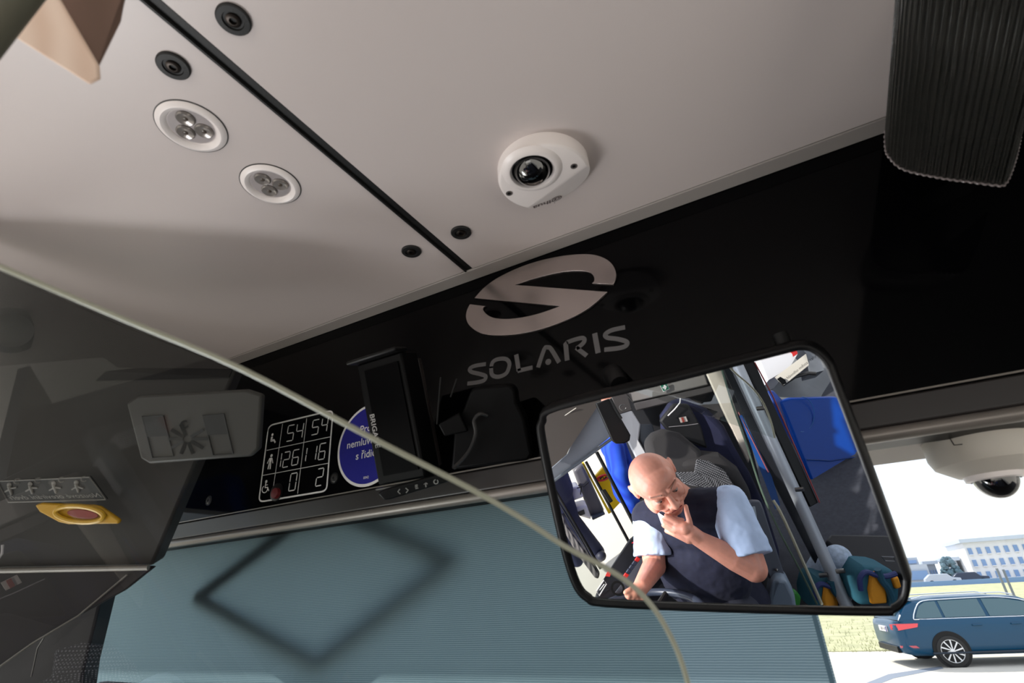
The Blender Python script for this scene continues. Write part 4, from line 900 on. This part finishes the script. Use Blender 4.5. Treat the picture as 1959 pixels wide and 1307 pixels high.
vs('ledge_board', [z1(1305, 935, 2.32), z1(1325, 905, 2.34), z1(1560, 908, 2.28), z1(1680, 930, 2.24), z1(1690, 1090, 2.12), z1(1560, 1058, 2.16), z1(1370, 985, 2.26)], .05, mat('ledge_black', (34, 34, 38), .5), lg, bevel=.01)
MB().tube([V(*z1(x, y, 2.13)) for x, y in ((1548, 1004), (1600, 1006), (1604, 1024), (1562, 1022))], .003, 6, closed=True).build('slot_rim', mat('slot_grey', (110, 110, 112), .4), lg)
st_ = vt('step_panel', 1600, 960, 3.0, 'speckled dark floor panel with a pale metal strip', 'panel')
vs('step_board', [z1(1270, 750, 3.0), z1(1500, 600, 3.0), z1(1600, 930, 2.8), z1(1330, 930, 2.85)], .03, mat('step_speckle', (54, 58, 72), .7, var=.5, vscale=150), st_)
vs('step_strip', [z1(1388, 752, 2.93), z1(1404, 752, 2.93), z1(1424, 895, 2.84), z1(1404, 895, 2.84)], .006, M_alu, st_)
# ---- backpacks and jeans
def backpack(x, y, d, sc, lab, grp='teal and orange backpacks'):
    b = vt('backpack', *z1(x, y, d), lab, 'backpack')
    q = [(-72, 10), (-55, -62), (-30, -78), (60, -70), (110, -55), (125, 10), (120, 90), (-60, 95)]
    vs('bag_body', [z1(x+u*sc, y+v*sc, d) for u, v in q], .14, mat('teal_fabric', (44, 98, 116), .75, bump=.3, bscale=60), b, bevel=.03, bseg=4)
    vs('front_pocket', [z1(x+u*sc, y+v*sc, d-.012) for u, v in ((-8, -40), (14, -56), (44, -50), (62, -10), (66, 80), (-4, 84), (-16, 20))], .03, mat('orange_mesh', (246, 164, 44), .7, bump=.4, bscale=300), b, bevel=.008)
    vs('side_pocket', [z1(x+u*sc, y+v*sc, d-.012) for u, v in ((84, -30), (112, -40), (128, 10), (100, 20))], .03, mat('orange_mesh', (246, 164, 44)), b, bevel=.008)
    MB().tube(smooth_path([V(*z1(x+u*sc, y+v*sc, d-.02)) for u, v in ((-52, 20), (-56, -30), (-30, -58), (16, -44), (60, -40), (100, -52))], 4), .010, 8).build('piping', mat('violet_blue', (50, 60, 112), .6), b)
    MB().tube(smooth_path([V(*z1(x+u*sc, y+v*sc, d-.022)) for u, v in ((20, -70), (40, -20), (64, 10), (84, 60), (80, 90))], 4), .013, 8).build('strap', mat('teal_strap', (36, 84, 104), .7), b)
    return b
backpack(1510, 1128, 2.05, 1.0, 'teal and orange backpack right of the grey pole')
backpack(1310, 1170, 2.16, .85, 'teal and orange backpack left of the grey pole')
jn = vt('seated_passenger_legs', 1620, 1120, 2.25, 'person in pale blue jeans behind the backpacks', 'person')
Jm = MB()
Jm.capsule(U(*z1(1450, 1060, 2.34)), U(*z1(1360, 1025, 2.36)), .05, .045); Jm.capsule(U(*z1(1360, 1010, 2.2)), U(*z1(1375, 1250, 2.3)), .055, .045)
Jm.capsule(U(*z1(1300, 1040, 2.3)), U(*z1(1250, 1100, 2.3)), .06, .05); Jm.capsule(U(*z1(1250, 1100, 2.3)), U(*z1(1255, 1280, 2.4)), .05, .045)
Jm.build('jeans', mat('pale_denim', (176, 192, 212), .85, var=.2, vscale=60), jn, xf=xfR, remesh=.008, relax=2, weld=False)
gb = vt('green_bag', 1530, 1150, 2.1, 'small green bag on the floor beside the seat base', 'bag')
vs('bag_fold', [z1(1155, 1160, 2.1), z1(1180, 1150, 2.1), z1(1205, 1180, 2.1), z1(1190, 1270, 2.1), z1(1165, 1270, 2.1)], .04, mat('bag_green', (50, 130, 50), .5), gb, bevel=.01)
# ---- rear passenger side window with a notice
nb_ = vt('service_vehicle', 1510, 700, 3.2, 'white and red vehicle front with black lettering seen behind the seats', 'vehicle')
vs('vehicle_body', [z1(1010, 120, 3.3), z1(1170, 85, 3.3), z1(1185, 130, 3.3), z1(1150, 190, 3.2), z1(1060, 242, 3.2)], .3, mat('vehicle_white', (220, 220, 224), .4), nb_)
vs('red_stripe', [z1(1140, 88, 3.28), z1(1172, 82, 3.28), z1(1186, 128, 3.25), z1(1168, 140, 3.25)], .01, M_red, nb_)
vs('name_board', [z1(1090, 228, 3.1), z1(1222, 128, 3.1), z1(1234, 178, 3.08), z1(1128, 262, 3.08)], .02, mat('board_white', (214, 208, 196), .5), nb_)
a = V(*z1(1142, 240, 3.07)); b2 = V(*z1(1228, 172, 3.07)); cU = V(*z1(1131, 222, 3.07))
text('board_lettering', 'hlavního města Prahy', a, b2-a, cU-a, 0.025, M_ink, nb_, thick=0)
vs('crest', [z1(1098, 238, 3.07), z1(1112, 228, 3.07), z1(1132, 240, 3.07), z1(1138, 256, 3.07), z1(1122, 262, 3.07)], .005, M_black, nb_)
MB().tube([V(*z1(x, y, 3.1)) for x, y in ((1120, 262), (1170, 228), (1230, 212), (1262, 214))], .012, 8).build('dark_hose', M_darkgrey, nb_)
vs('vehicle_corner', [z1(1180, 82, 3.35), z1(1260, 90, 3.35), z1(1300, 200, 3.25), z1(1240, 215, 3.25), z1(1225, 130, 3.3)], .1, mat('corner_grey', (120, 124, 130), .4, var=.3, vscale=6), nb_)
pv = vt('rear_pavement_panel', 1540, 740, 3.4, 'grey paved island behind the blue seat', 'paving')
vs('paving_slab', [z1(960, 100, 3.7), z1(1330, 60, 3.7), z1(1400, 360, 3.3), z1(1060, 380, 3.3)], .1, mat('pavement_grey', (128, 130, 132), .8, var=.1, vscale=8), pv)

# ---- outside the driver's window
dv = 3.25
tm = vt('ticket_machine', 1125, 940, dv, 'grey rounded column with two white printer boxes outside the side window', 'machine')
vs('column', [z5(228, 420, dv), z5(258, 385, dv), z5(290, 372, dv), z5(330, 450, dv), z5(440, 690, dv+.02), z5(350, 738, dv+.02)], .25, mat('machine_grey', (104, 102, 106), .35), tm, bevel=.02, bseg=4)
vs('column_foot', [z5(352, 726, dv-.02), z5(436, 692, dv-.02), z5(442, 704, dv-.02), z5(358, 744, dv-.02)], .05, mat('foot_slate', (62, 68, 82), .4), tm, bevel=.006)
vbar('column_band', [z5(262, 512, dv-.01), z5(300, 516, dv-.012), z5(330, 488, dv-.01)], .006, mat('band_slate', (62, 60, 64), .4), tm)
for q in ([(160, 540), (262, 518), (300, 592), (214, 622)], [(232, 662), (318, 640), (350, 740), (242, 706)]):
    bxx = vs('printer_box', [z5(x, y, dv-.12) for x, y in q], .12, M_print, tm, bevel=.012)
vs('printer_slot', [z5(250, 690, dv-.125), z5(300, 672, dv-.125), z5(308, 700, dv-.125), z5(276, 712, dv-.125)], .01, mat('slot_dark', (70, 68, 66), .5), tm)
text('machine_mark', 'P', V(*z5(190, 600, dv-.125)), V(*z5(215, 594, dv-.125))-V(*z5(190, 600, dv-.125)), V(*z5(178, 570, dv-.125))-V(*z5(190, 600, dv-.125)), .11, M_red, tm, thick=0)
text('machine_mark', '7', V(*z5(268, 576, dv-.125)), V(*z5(280, 573, dv-.125))-V(*z5(268, 576, dv-.125)), V(*z5(260, 556, dv-.125))-V(*z5(268, 576, dv-.125)), .07, M_ink, tm, thick=0)
yb = vt('yellow_board', 1155, 930, 3.4, 'yellow board with red oval mark outside the side window', 'board')
vs('board_face', [z5(372, 455, 3.4), z5(432, 385, 3.4), z5(500, 450, 3.4), z5(552, 612, 3.4), z5(470, 700, 3.4), z5(460, 640, 3.4)], .03, M_yellow, yb, bevel=.004)
vs('board_edge', [z5(286, 368, 3.3), z5(300, 362, 3.3), z5(360, 480, 3.3), z5(475, 690, 3.3), z5(462, 700, 3.3)], .03, M_yellow, yb)
MB().tube([V(*z5(425+38*math.cos(a), 462+16*math.sin(a)-10*math.cos(a), 3.38)) for a in np.linspace(0, 2*math.pi, 20)[:-1]], .007, 6, closed=True).build('oval_mark', M_red, yb)
vbar('oval_stroke', [z5(405, 470, 3.38), z5(425, 450, 3.38), z5(430, 474, 3.38), z5(448, 455, 3.38)], .006, M_ink, yb)
bpn = vt('bystander', 1195, 920, 3.0, 'person in ribbed bright blue jacket standing outside the side window', 'person')
M_jkt = wave_mat('blue_ribbed_jacket', (16, 60, 190), (36, 88, 214), 9, 'DIAGONAL', .8, .5, 1.5)
J = MB()
J.capsule(U(1182, 862, 3.05), U(1205, 935, 3.0), .085, .10); J.capsule(U(1202, 880, 3.08), U(1222, 950, 3.02), .09, .07)
J.capsule(U(1178, 858, 2.98), U(1186, 905, 2.92), .05, .045); J.capsule(U(1186, 905, 2.92), U(1208, 968, 2.95), .05, .045)
J.capsule(U(1186, 850, 3.1), U(1170, 815, 3.15), .12, .10)
J.build('jacket', M_jkt, bpn, xf=xfR, remesh=.01, relax=3, weld=False)
Lg = MB(); Lg.capsule(U(1212, 955, 3.1), U(1235, 1010, 3.2), .075, .06); Lg.capsule(U(1235, 1010, 3.2), U(1262, 1075, 3.35), .06, .045)
Lg.build('trousers', M_trouser, bpn, xf=xfR, remesh=.01, relax=2, weld=False)
Hd = MB(); Hd.ell(U(1160, 785, 3.2), (.08, .12, .10)); Hd.capsule(U(1163, 795, 3.2), U(1172, 820, 3.15), .055, .06); Hd.build('head', M_skin, bpn, xf=xfR, remesh=.008, relax=2, weld=False)
by = vt('bystander_in_navy_trousers', 1100, 1000, 3.2, 'person in navy trousers and dark shoes outside the window', 'person')
Lg = MB(); Lg.capsule(U(*z5(120, 540, 3.1)), U(*z5(200, 740, 3.15)), .085, .068); Lg.capsule(U(*z5(200, 740, 3.15)), U(*z5(385, 950, 3.3)), .066, .05)
Lg.capsule(U(*z5(60, 560, 3.2)), U(*z5(150, 800, 3.3)), .085, .065); Lg.capsule(U(*z5(150, 800, 3.3)), U(*z5(250, 1000, 3.4)), .062, .048)
Lg.capsule(U(*z5(120, 540, 3.1)), U(*z5(40, 400, 3.0)), .1, .12)
Lg.build('trousers', mat('navy_cloth', (34, 40, 72), .8, bump=.3, bscale=40), by, xf=xfR, remesh=.01, relax=3, weld=False)
Sh = MB(); Sh.capsule(U(*z5(375, 985, 3.32)), U(*z5(412, 975, 3.24)), .042, .034); Sh.build('shoe', mat('shoe_navy', (44, 46, 62), .5), by, xf=xfR, remesh=.01, relax=2, weld=False)
tr_ = vt('striped_trolley_bag', 1110, 1070, 3.0, 'dark grey striped bag in the lower left of the mirror', 'bag')
vs('bag_side', [z5(150, 690, 3.0), z5(190, 780, 2.95), z5(300, 930, 2.9), z5(402, 1095, 2.85), z5(395, 1130, 2.85), z5(370, 1120, 2.85), z5(250, 960, 2.9), z5(160, 800, 2.95)], .08, wave_mat('bag_stripes', (42, 40, 44), (120, 114, 112), 14, 'X', .6, .2, .5), tr_, bevel=.01)

# ================================================================== OUTSIDE IN FRONT
GZ = -2.12
tag(MB().box((0, 60, GZ-0.05), (260, 200, 0.05)).build('ground', M_concrete), kind='structure')
gy0 = onz(1640, 1247, GZ)[1]
M_grass = mat('dry_grass', (166, 165, 128), 0.95, var=0.22, vscale=1.2, bump=0.8, bscale=30)
gl = [onz(1500, 1252, GZ), onz(1700, 1246, GZ), onz(2050, 1215, GZ)]
tag(MB().prism([(gl[0][0]-12, gl[0][1]-.4, GZ+.02), (*gl[1][:2], GZ+.02), (gl[2][0]+30, gl[2][1]+6, GZ+.02), (160, 96, GZ+.02), (-60, 96, GZ+.02)], (0, 0, -.03)).build('lawn', M_grass), 'pale dry grass strip beyond the road', 'grass', kind='stuff')
# tufts of longer grass along the kerb edge (countless)
tf = MB(); ra = random.Random(3)
for i in range(2600):
    u = ra.random(); x = gl[0][0]-2+u*14; y = gl[0][1]+.2+ra.random()**2*14+max(0, (x-gl[1][0])*.3); h = .05+.08*ra.random(); w = .012; a = ra.random()*3.1
    tf.add([(x-w*math.cos(a), y-w*math.sin(a), GZ+.02), (x+w*math.cos(a), y+w*math.sin(a), GZ+.02), (x+ra.uniform(-.04, .04), y+ra.uniform(-.04, .04), GZ+.02+h)], [(0, 1, 2)])
tag(tf.build('grass_tufts', M_grass, weld=False), 'short grass blades along the road edge', 'grass', kind='stuff')
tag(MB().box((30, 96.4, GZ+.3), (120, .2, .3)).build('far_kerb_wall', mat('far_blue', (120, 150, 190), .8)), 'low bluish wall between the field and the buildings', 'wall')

# fence posts, the pair leaning in the picture beside each other
fn_ = thing('fence', onz(1925, 1160, GZ), 'thin grey wire fence post pair in the field', 'fence')
for px, py0, py1 in ((1936, 1158, 1088), (1947, 1156, 1090)):
    base = onz(px, py0, GZ+.02) if False else P(px, py0, 26.0); base[2] = GZ
    tipz = P(px-30, py1, 26.0)[2]
    MB().tube([base, (base[0], base[1], tipz)], .055, 8).build('post', mat('post_grey', (120, 126, 136), .6), fn_)

# buildings
def building(name, lab, xa, ya, za, xb, zt, depth, rows, cols, m, mwin, r0=.12, yaw=0.0):
    b = thing(name, (xa, ya, za), lab, 'building')
    MB().box(((xa+xb)/2, ya+depth/2, (za+zt)/2), ((xb-xa)/2, depth/2, (zt-za)/2)).build('walls', m, b)
    H = zt-za; Wd = xb-xa
    for r in range(rows):
        for c in range(cols):
            wx0 = xa+Wd*(c+.5)/cols; wz = za+H*(r+.6)/(rows+.35)
            f = MB().box((wx0, ya-.05, wz), (Wd/cols*.22, .12, H/rows*.24)).build('window', mwin, b)
            MB().box((wx0, ya-.2, wz-H/rows*.27), (Wd/cols*.25, .1, H/rows*.03)).build('sill', m, f)
    MB().box(((xa+xb)/2, ya+depth/2-.3, zt+.25), ((xb-xa)/2+.4, depth/2+.4, .25)).build('roof_edge', mat('roof_pale', (190, 200, 214), .6), b)
    return b
DB = 105.0
def at(px, py): return ony(px, py, DB)
M_bw = mat('render_white', (226, 226, 228), .8); M_bwin = mat('far_window_blue', (120, 150, 192), .5); M_bc = mat('far_concrete', (176, 184, 196), .8)  # distance haze mixed into the pale window blue
a_, b_2 = at(1862, 1092), at(2010, 1092)
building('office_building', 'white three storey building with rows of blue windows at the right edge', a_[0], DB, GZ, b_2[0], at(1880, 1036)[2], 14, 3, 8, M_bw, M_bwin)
a_, b_2 = at(1733, 1100), at(1790, 1100)
lb_ = thing('terraced_block', (a_[0], DB+6, GZ), 'low stepped block with blue glazed bands beside the mirror frame', 'building')
for k, (fx0, fx1, py) in enumerate(((0, 1, 1080), (0, .93, 1065), (0.05, .8, 1051))):
    z0 = GZ if k == 0 else zprev; z1_ = at(1750, py)[2]; zprev = z1_
    X0 = a_[0]-8+(b_2[0]-a_[0]+8)*fx0; X1 = a_[0]-8+(b_2[0]-a_[0]+8)*fx1
    fl = MB().box(((X0+X1)/2, DB+9+k, (z0+z1_)/2), ((X1-X0)/2, 4, (z1_-z0)/2)).build('storey', M_bc, lb_)
    MB().box(((X0+X1)/2, DB+4.9+k, (z0+z1_)/2-.1), ((X1-X0)/2*.95, .15, (z1_-z0)*.22)).build('window_band', M_bwin, fl)
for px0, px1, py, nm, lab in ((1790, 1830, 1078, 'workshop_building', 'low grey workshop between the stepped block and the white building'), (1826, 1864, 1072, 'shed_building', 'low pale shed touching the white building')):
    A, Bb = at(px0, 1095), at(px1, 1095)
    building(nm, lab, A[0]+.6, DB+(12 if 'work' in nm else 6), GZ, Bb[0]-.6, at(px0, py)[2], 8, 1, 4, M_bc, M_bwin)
tb = thing('far_tree', at(1818, 1095), 'small dark bluish tree in front of the low workshop', 'tree')
c_ = at(1818, 1092); tt = MB(); rt = random.Random(5)
for i in range(120):
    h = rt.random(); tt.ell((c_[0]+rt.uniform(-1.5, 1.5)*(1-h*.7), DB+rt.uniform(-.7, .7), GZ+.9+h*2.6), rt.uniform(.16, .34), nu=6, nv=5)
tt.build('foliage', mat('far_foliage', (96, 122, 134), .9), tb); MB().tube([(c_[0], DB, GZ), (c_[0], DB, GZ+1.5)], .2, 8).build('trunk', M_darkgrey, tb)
pk = [(1798, 'pale'), (1858, 'dark')]
for i, (px, cn) in enumerate(pk):
    c_ = ony(px, 1094, DB-6); DBp = DB-6+i*1.8
    t = thing('parked_car', (c_[0], DBp, GZ), {1798: 'tiny pale parked car left of the far tree', 1858: 'tiny dark parked car by the white building'}[px], 'car', 'parked cars far away')
    MB().prism([(c_[0]-2.1, DBp, GZ+.3), (c_[0]+2.1, DBp, GZ+.3), (c_[0]+2.1, DBp, GZ+.85), (c_[0]+1.2, DBp, GZ+.95), (c_[0]+.7, DBp, GZ+1.45), (c_[0]-1.3, DBp, GZ+1.45), (c_[0]-2.0, DBp, GZ+.9)], (0, 1.7, 0)).build('car_body', mat('car_'+cn, {'dark': (50, 60, 80), 'pale': (180, 186, 196), 'white': (230, 230, 232)}[cn], .3), t, bevel=.1)
    for q in (-1.3, 1.3): MB().lathe((c_[0]+q, DBp-.05, GZ+.33), (0, 1, 0), [(1e-4, 0), (.33, 0), (.33, .2), (1e-4, .2)], 14).build('wheel', M_black, t)

# ------------------------------------------------------------------ the blue estate car
CARH = math.radians(14)
hx = np.array([math.cos(CARH), math.sin(CARH), 0]); hy = np.array([-math.sin(CARH), math.cos(CARH), 0])   # ahead, and away from the viewer
wb = onz(1832, 1277, GZ)          # rear wheel, near side, where it meets the road
LC = wb+hy*0.88-hx*1.02           # rear end of the car on its centreline, ground level
def cc_(x, y, z): return LC+hx*x-hy*y+np.array([0, 0, z])   # y>0: towards the viewer
car = thing('estate_car', LC, 'dark blue estate car on the road outside the windscreen', 'car')
M_car = mat('car_blue', (2, 62, 92), .3, spec=.35, coat=.25); M_cglass = mat('car_glass', (70, 96, 104), .05, spec=.8, metal=.2)
# stations: x, half width, z bottom, z shoulder, z top of the lower body
ST = [(0.0, .78, .42, .80, .90), (.05, .86, .30, .84, .98), (.25, .905, .25, .90, 1.01), (.7, .925, .24, .93, 1.02), (1.5, .93, .24, .92, 1.01), (2.5, .93, .24, .91, .99), (3.4, .93, .24, .88, .96), (3.8, .92, .24, .84, .92), (4.3, .90, .24, .76, .83), (4.7, .84, .26, .66, .72), (4.86, .70, .34, .56, .60)]
rows = []
for x, w, zb_, zs, zt_ in ST:
    half = [(0, zb_), (w*.90, zb_), (w*.985, zb_+.08), (w, zb_+.22), (w*.992, (zb_+zs)/2+.05), (w*1.0, zs-.06), (w*.985, zs), (w*.93, zt_), (w*.6, zt_+.02), (0, zt_+.03)]
    ring = [cc_(x, y, z) for y, z in half]+[cc_(x, -y, z) for y, z in half[-2:0:-1]]
    rows.append(ring)
bmb = MB().grid(rows, closed_u=True); nR = len(rows[0]); bmb.f.append(tuple(range(nR))); bmb.f.append(tuple(range((len(rows)-1)*nR, len(rows)*nR)))
bmb.build('body', M_car, car, angle=50)
GR = [(.10, .76, 1.00, 1.04), (.40, .74, 1.01, 1.34), (.62, .70, 1.01, 1.43), (1.2, .69, 1.01, 1.475), (2.2, .69, 1.0, 1.475), (2.9, .68, .98, 1.42), (3.5, .70, .95, 1.12), (3.75, .74, .93, .96)]
def gw(z, x): return .845-(z-1.0)*.36
rows = []
for x, _, z0, zt_ in GR:
    half = [(0, z0-.02), (gw(z0, x), z0-.02), (gw((z0+zt_)/2, x), (z0+zt_)/2), (gw(zt_-.06, x), max(z0, zt_-.06)), (gw(zt_, x)-.07, zt_-.005), (.35, zt_+.015), (0, zt_+.02)]
    rows.append([cc_(x, y, z) for y, z in half]+[cc_(x, -y, z) for y, z in half[-2:0:-1]])
g_ = MB().grid(rows, closed_u=True); nR = len(rows[0]); g_.f.append(tuple(range(nR))); g_.f.append(tuple(range((len(rows)-1)*nR, len(rows)*nR))); g_.build('cabin', M_car, car, angle=50)
def sidep(x, z, off=.012): return cc_(x, gw(z, x)+off, z)
wins = [[(.62, 1.04), (.52, 1.06), (.70, 1.30), (.86, 1.385), (1.10, 1.395), (1.10, 1.04)], [(1.16, 1.04), (1.16, 1.398), (2.02, 1.405), (2.02, 1.03)], [(2.10, 1.03), (2.10, 1.405), (2.55, 1.385), (2.95, 1.30), (3.35, 1.06), (3.30, 1.01)]]
for wl in wins: MB().prism([sidep(x, z, .004) for x, z in wl], -hy*.006).build('side_window', M_cglass, car)
ol = [(.58, 1.02), (.47, 1.05), (.66, 1.31), (.86, 1.415), (1.3, 1.428), (2.2, 1.432), (2.6, 1.405), (3.0, 1.31), (3.42, 1.05), (3.4, 1.0), (2.2, 1.005), (1.2, 1.015)]
MB().tube(smooth_path([sidep(x, z, .012) for x, z in ol], 3, closed=True), .013, 6, closed=True).build('chrome_trim', mat('car_chrome', (225, 228, 232), .15, metal=.8), car)
for xa in (.10,): MB().prism([cc_(.16, .60, 1.10), cc_(.16, -.60, 1.10), cc_(.40, -.56, 1.345), cc_(.40, .56, 1.345)], -hx*.03+np.array([0, 0, .02])).build('rear_window', M_cglass, car)
for s in (-1, 1): MB().tube([cc_(x, s*.60, z) for x, z in ((.62, 1.455), (.9, 1.52), (2.6, 1.52), (2.85, 1.46))], .014, 8).build('roof_rail', mat('rail_silver', (210, 214, 220), .3, metal=.6), car)
MB().prism([cc_(.12, .62, 1.40), cc_(.12, -.62, 1.40), cc_(.62, -.66, 1.465), cc_(.62, .66, 1.465)], (0, 0, .02)).build('spoiler', M_car, car, bevel=.006)
M_tl = mat('tail_red', (226, 70, 74), .2, coat=.5)
MB().prism([cc_(-.005, .60, .80), cc_(-.005, .60, .92), cc_(.06, .86, .94), cc_(.50, .925, .94), cc_(.46, .94, .86), cc_(.05, .885, .80)], hy*.03-hx*.02).build('tail_light', M_tl, car, bevel=.008)
MB().prism([cc_(.35, .942, .42), cc_(.30, .935, .47), cc_(-.01, .82, .47), cc_(-.01, .80, .42)], hy*.02).build('reflector', mat('refl_red', (190, 90, 100), .3), car)
pb = MB().box(cc_(-.015, .0, .80), (.012, .27, .062), (hx, hy, EZ)).build('number_plate', M_print, car)
MB().box(cc_(-.03, 0.26-.02+.0, .80), (.003, .022, .06), (hx, hy, EZ)).build('plate_band', M_blue, pb)
text('plate_characters', '7AF 3582', cc_(-.032, .20, .77), hy*1.0, EZ, .085, M_ink, pb, thick=0)
MB().prism([cc_(-.04, .66, .30), cc_(-.04, -.66, .30), cc_(-.04, -.66, .44), cc_(-.04, .66, .44)], hx*.10).build('bumper_insert', M_black, car, bevel=.01)
MB().tube([cc_(.6, .94, .30), cc_(3.6, .94, .30)], .025, 8).build('sill', mat('sill_dark', (30, 40, 52), .5), car)
for x in (2.42, 1.62): MB().tube([cc_(x, .945, .86), cc_(x+.2, .945, .86)], .016, 8).build('door_handle', M_car, car)
for xw in (1.02, 3.86):
    for s in (1, -1):
        cw = cc_(xw, s*.80, .335); ax = -hy*s
        MB().lathe(cc_(xw, s*.905, .36), ax, [(1e-4, 0), (.395, 0), (.395, .03), (1e-4, .03)], 40).build('wheel_arch', M_black, car)
        wl = MB().lathe(cc_(xw, s*.74, .335), ax, [(.235, 0), (.32, .01), (.337, .04), (.337, .18), (.32, .21), (.245, .215), (.235, .19)], 48, True).build('wheel', M_rubber, car)
        hub = cc_(xw, s*.925, .335)
        rm_ = MB(); rm_.lathe(hub, ax, [(.232, -.03), (.25, -.03), (.25, .022), (.232, .022)], 40, True); rm_.lathe(hub, ax, [(1e-4, -.02), (.05, -.02), (.045, .02), (1e-4, .02)], 20)
        for k in range(10):
            a = 2*math.pi*k/10; e1 = hx*math.cos(a)+EZ*math.sin(a); e2 = hx*math.cos(a+.22)+EZ*math.sin(a+.22); tn = np.cross(ax, e1)
            rm_.prism([hub+e1*.04-tn*.010, hub+e1*.04+tn*.012, hub+e2*.24+tn*.022, hub+e2*.24-tn*.012], ax*.018)
        rm_.build('rim', mat('alloy', (214, 216, 220), .3, metal=.5), wl, weld=False)
        MB().lathe(hub-ax*.05, ax, [(1e-4, 0), (.235, 0), (.235, .01), (1e-4, .01)], 30).build('brake_disc', mat('brake_dark', (46, 48, 52), .5), wl)
for yy in (-.35, .35): MB().ell(cc_(1.7, yy, 1.1), (.08, .2, .2), (hx, hy, EZ)).build('headrest', M_black, car)
# road marking by the car
rmk = thing('trim_10', onz(1700, 1292, GZ), kind='structure')
for q in ([(1560, 1345), (1700, 1290), (1800, 1275), (1805, 1279), (1710, 1298), (1590, 1345)],):
    MB().prism([onz(x, y, GZ+.002) for x, y in q], (0, 0, .002)).build('road_marking', mat('road_dark_line', (120, 128, 140), .8), rmk)

for o in bpy.data.objects:
    if '_o' in o: del o['_o']
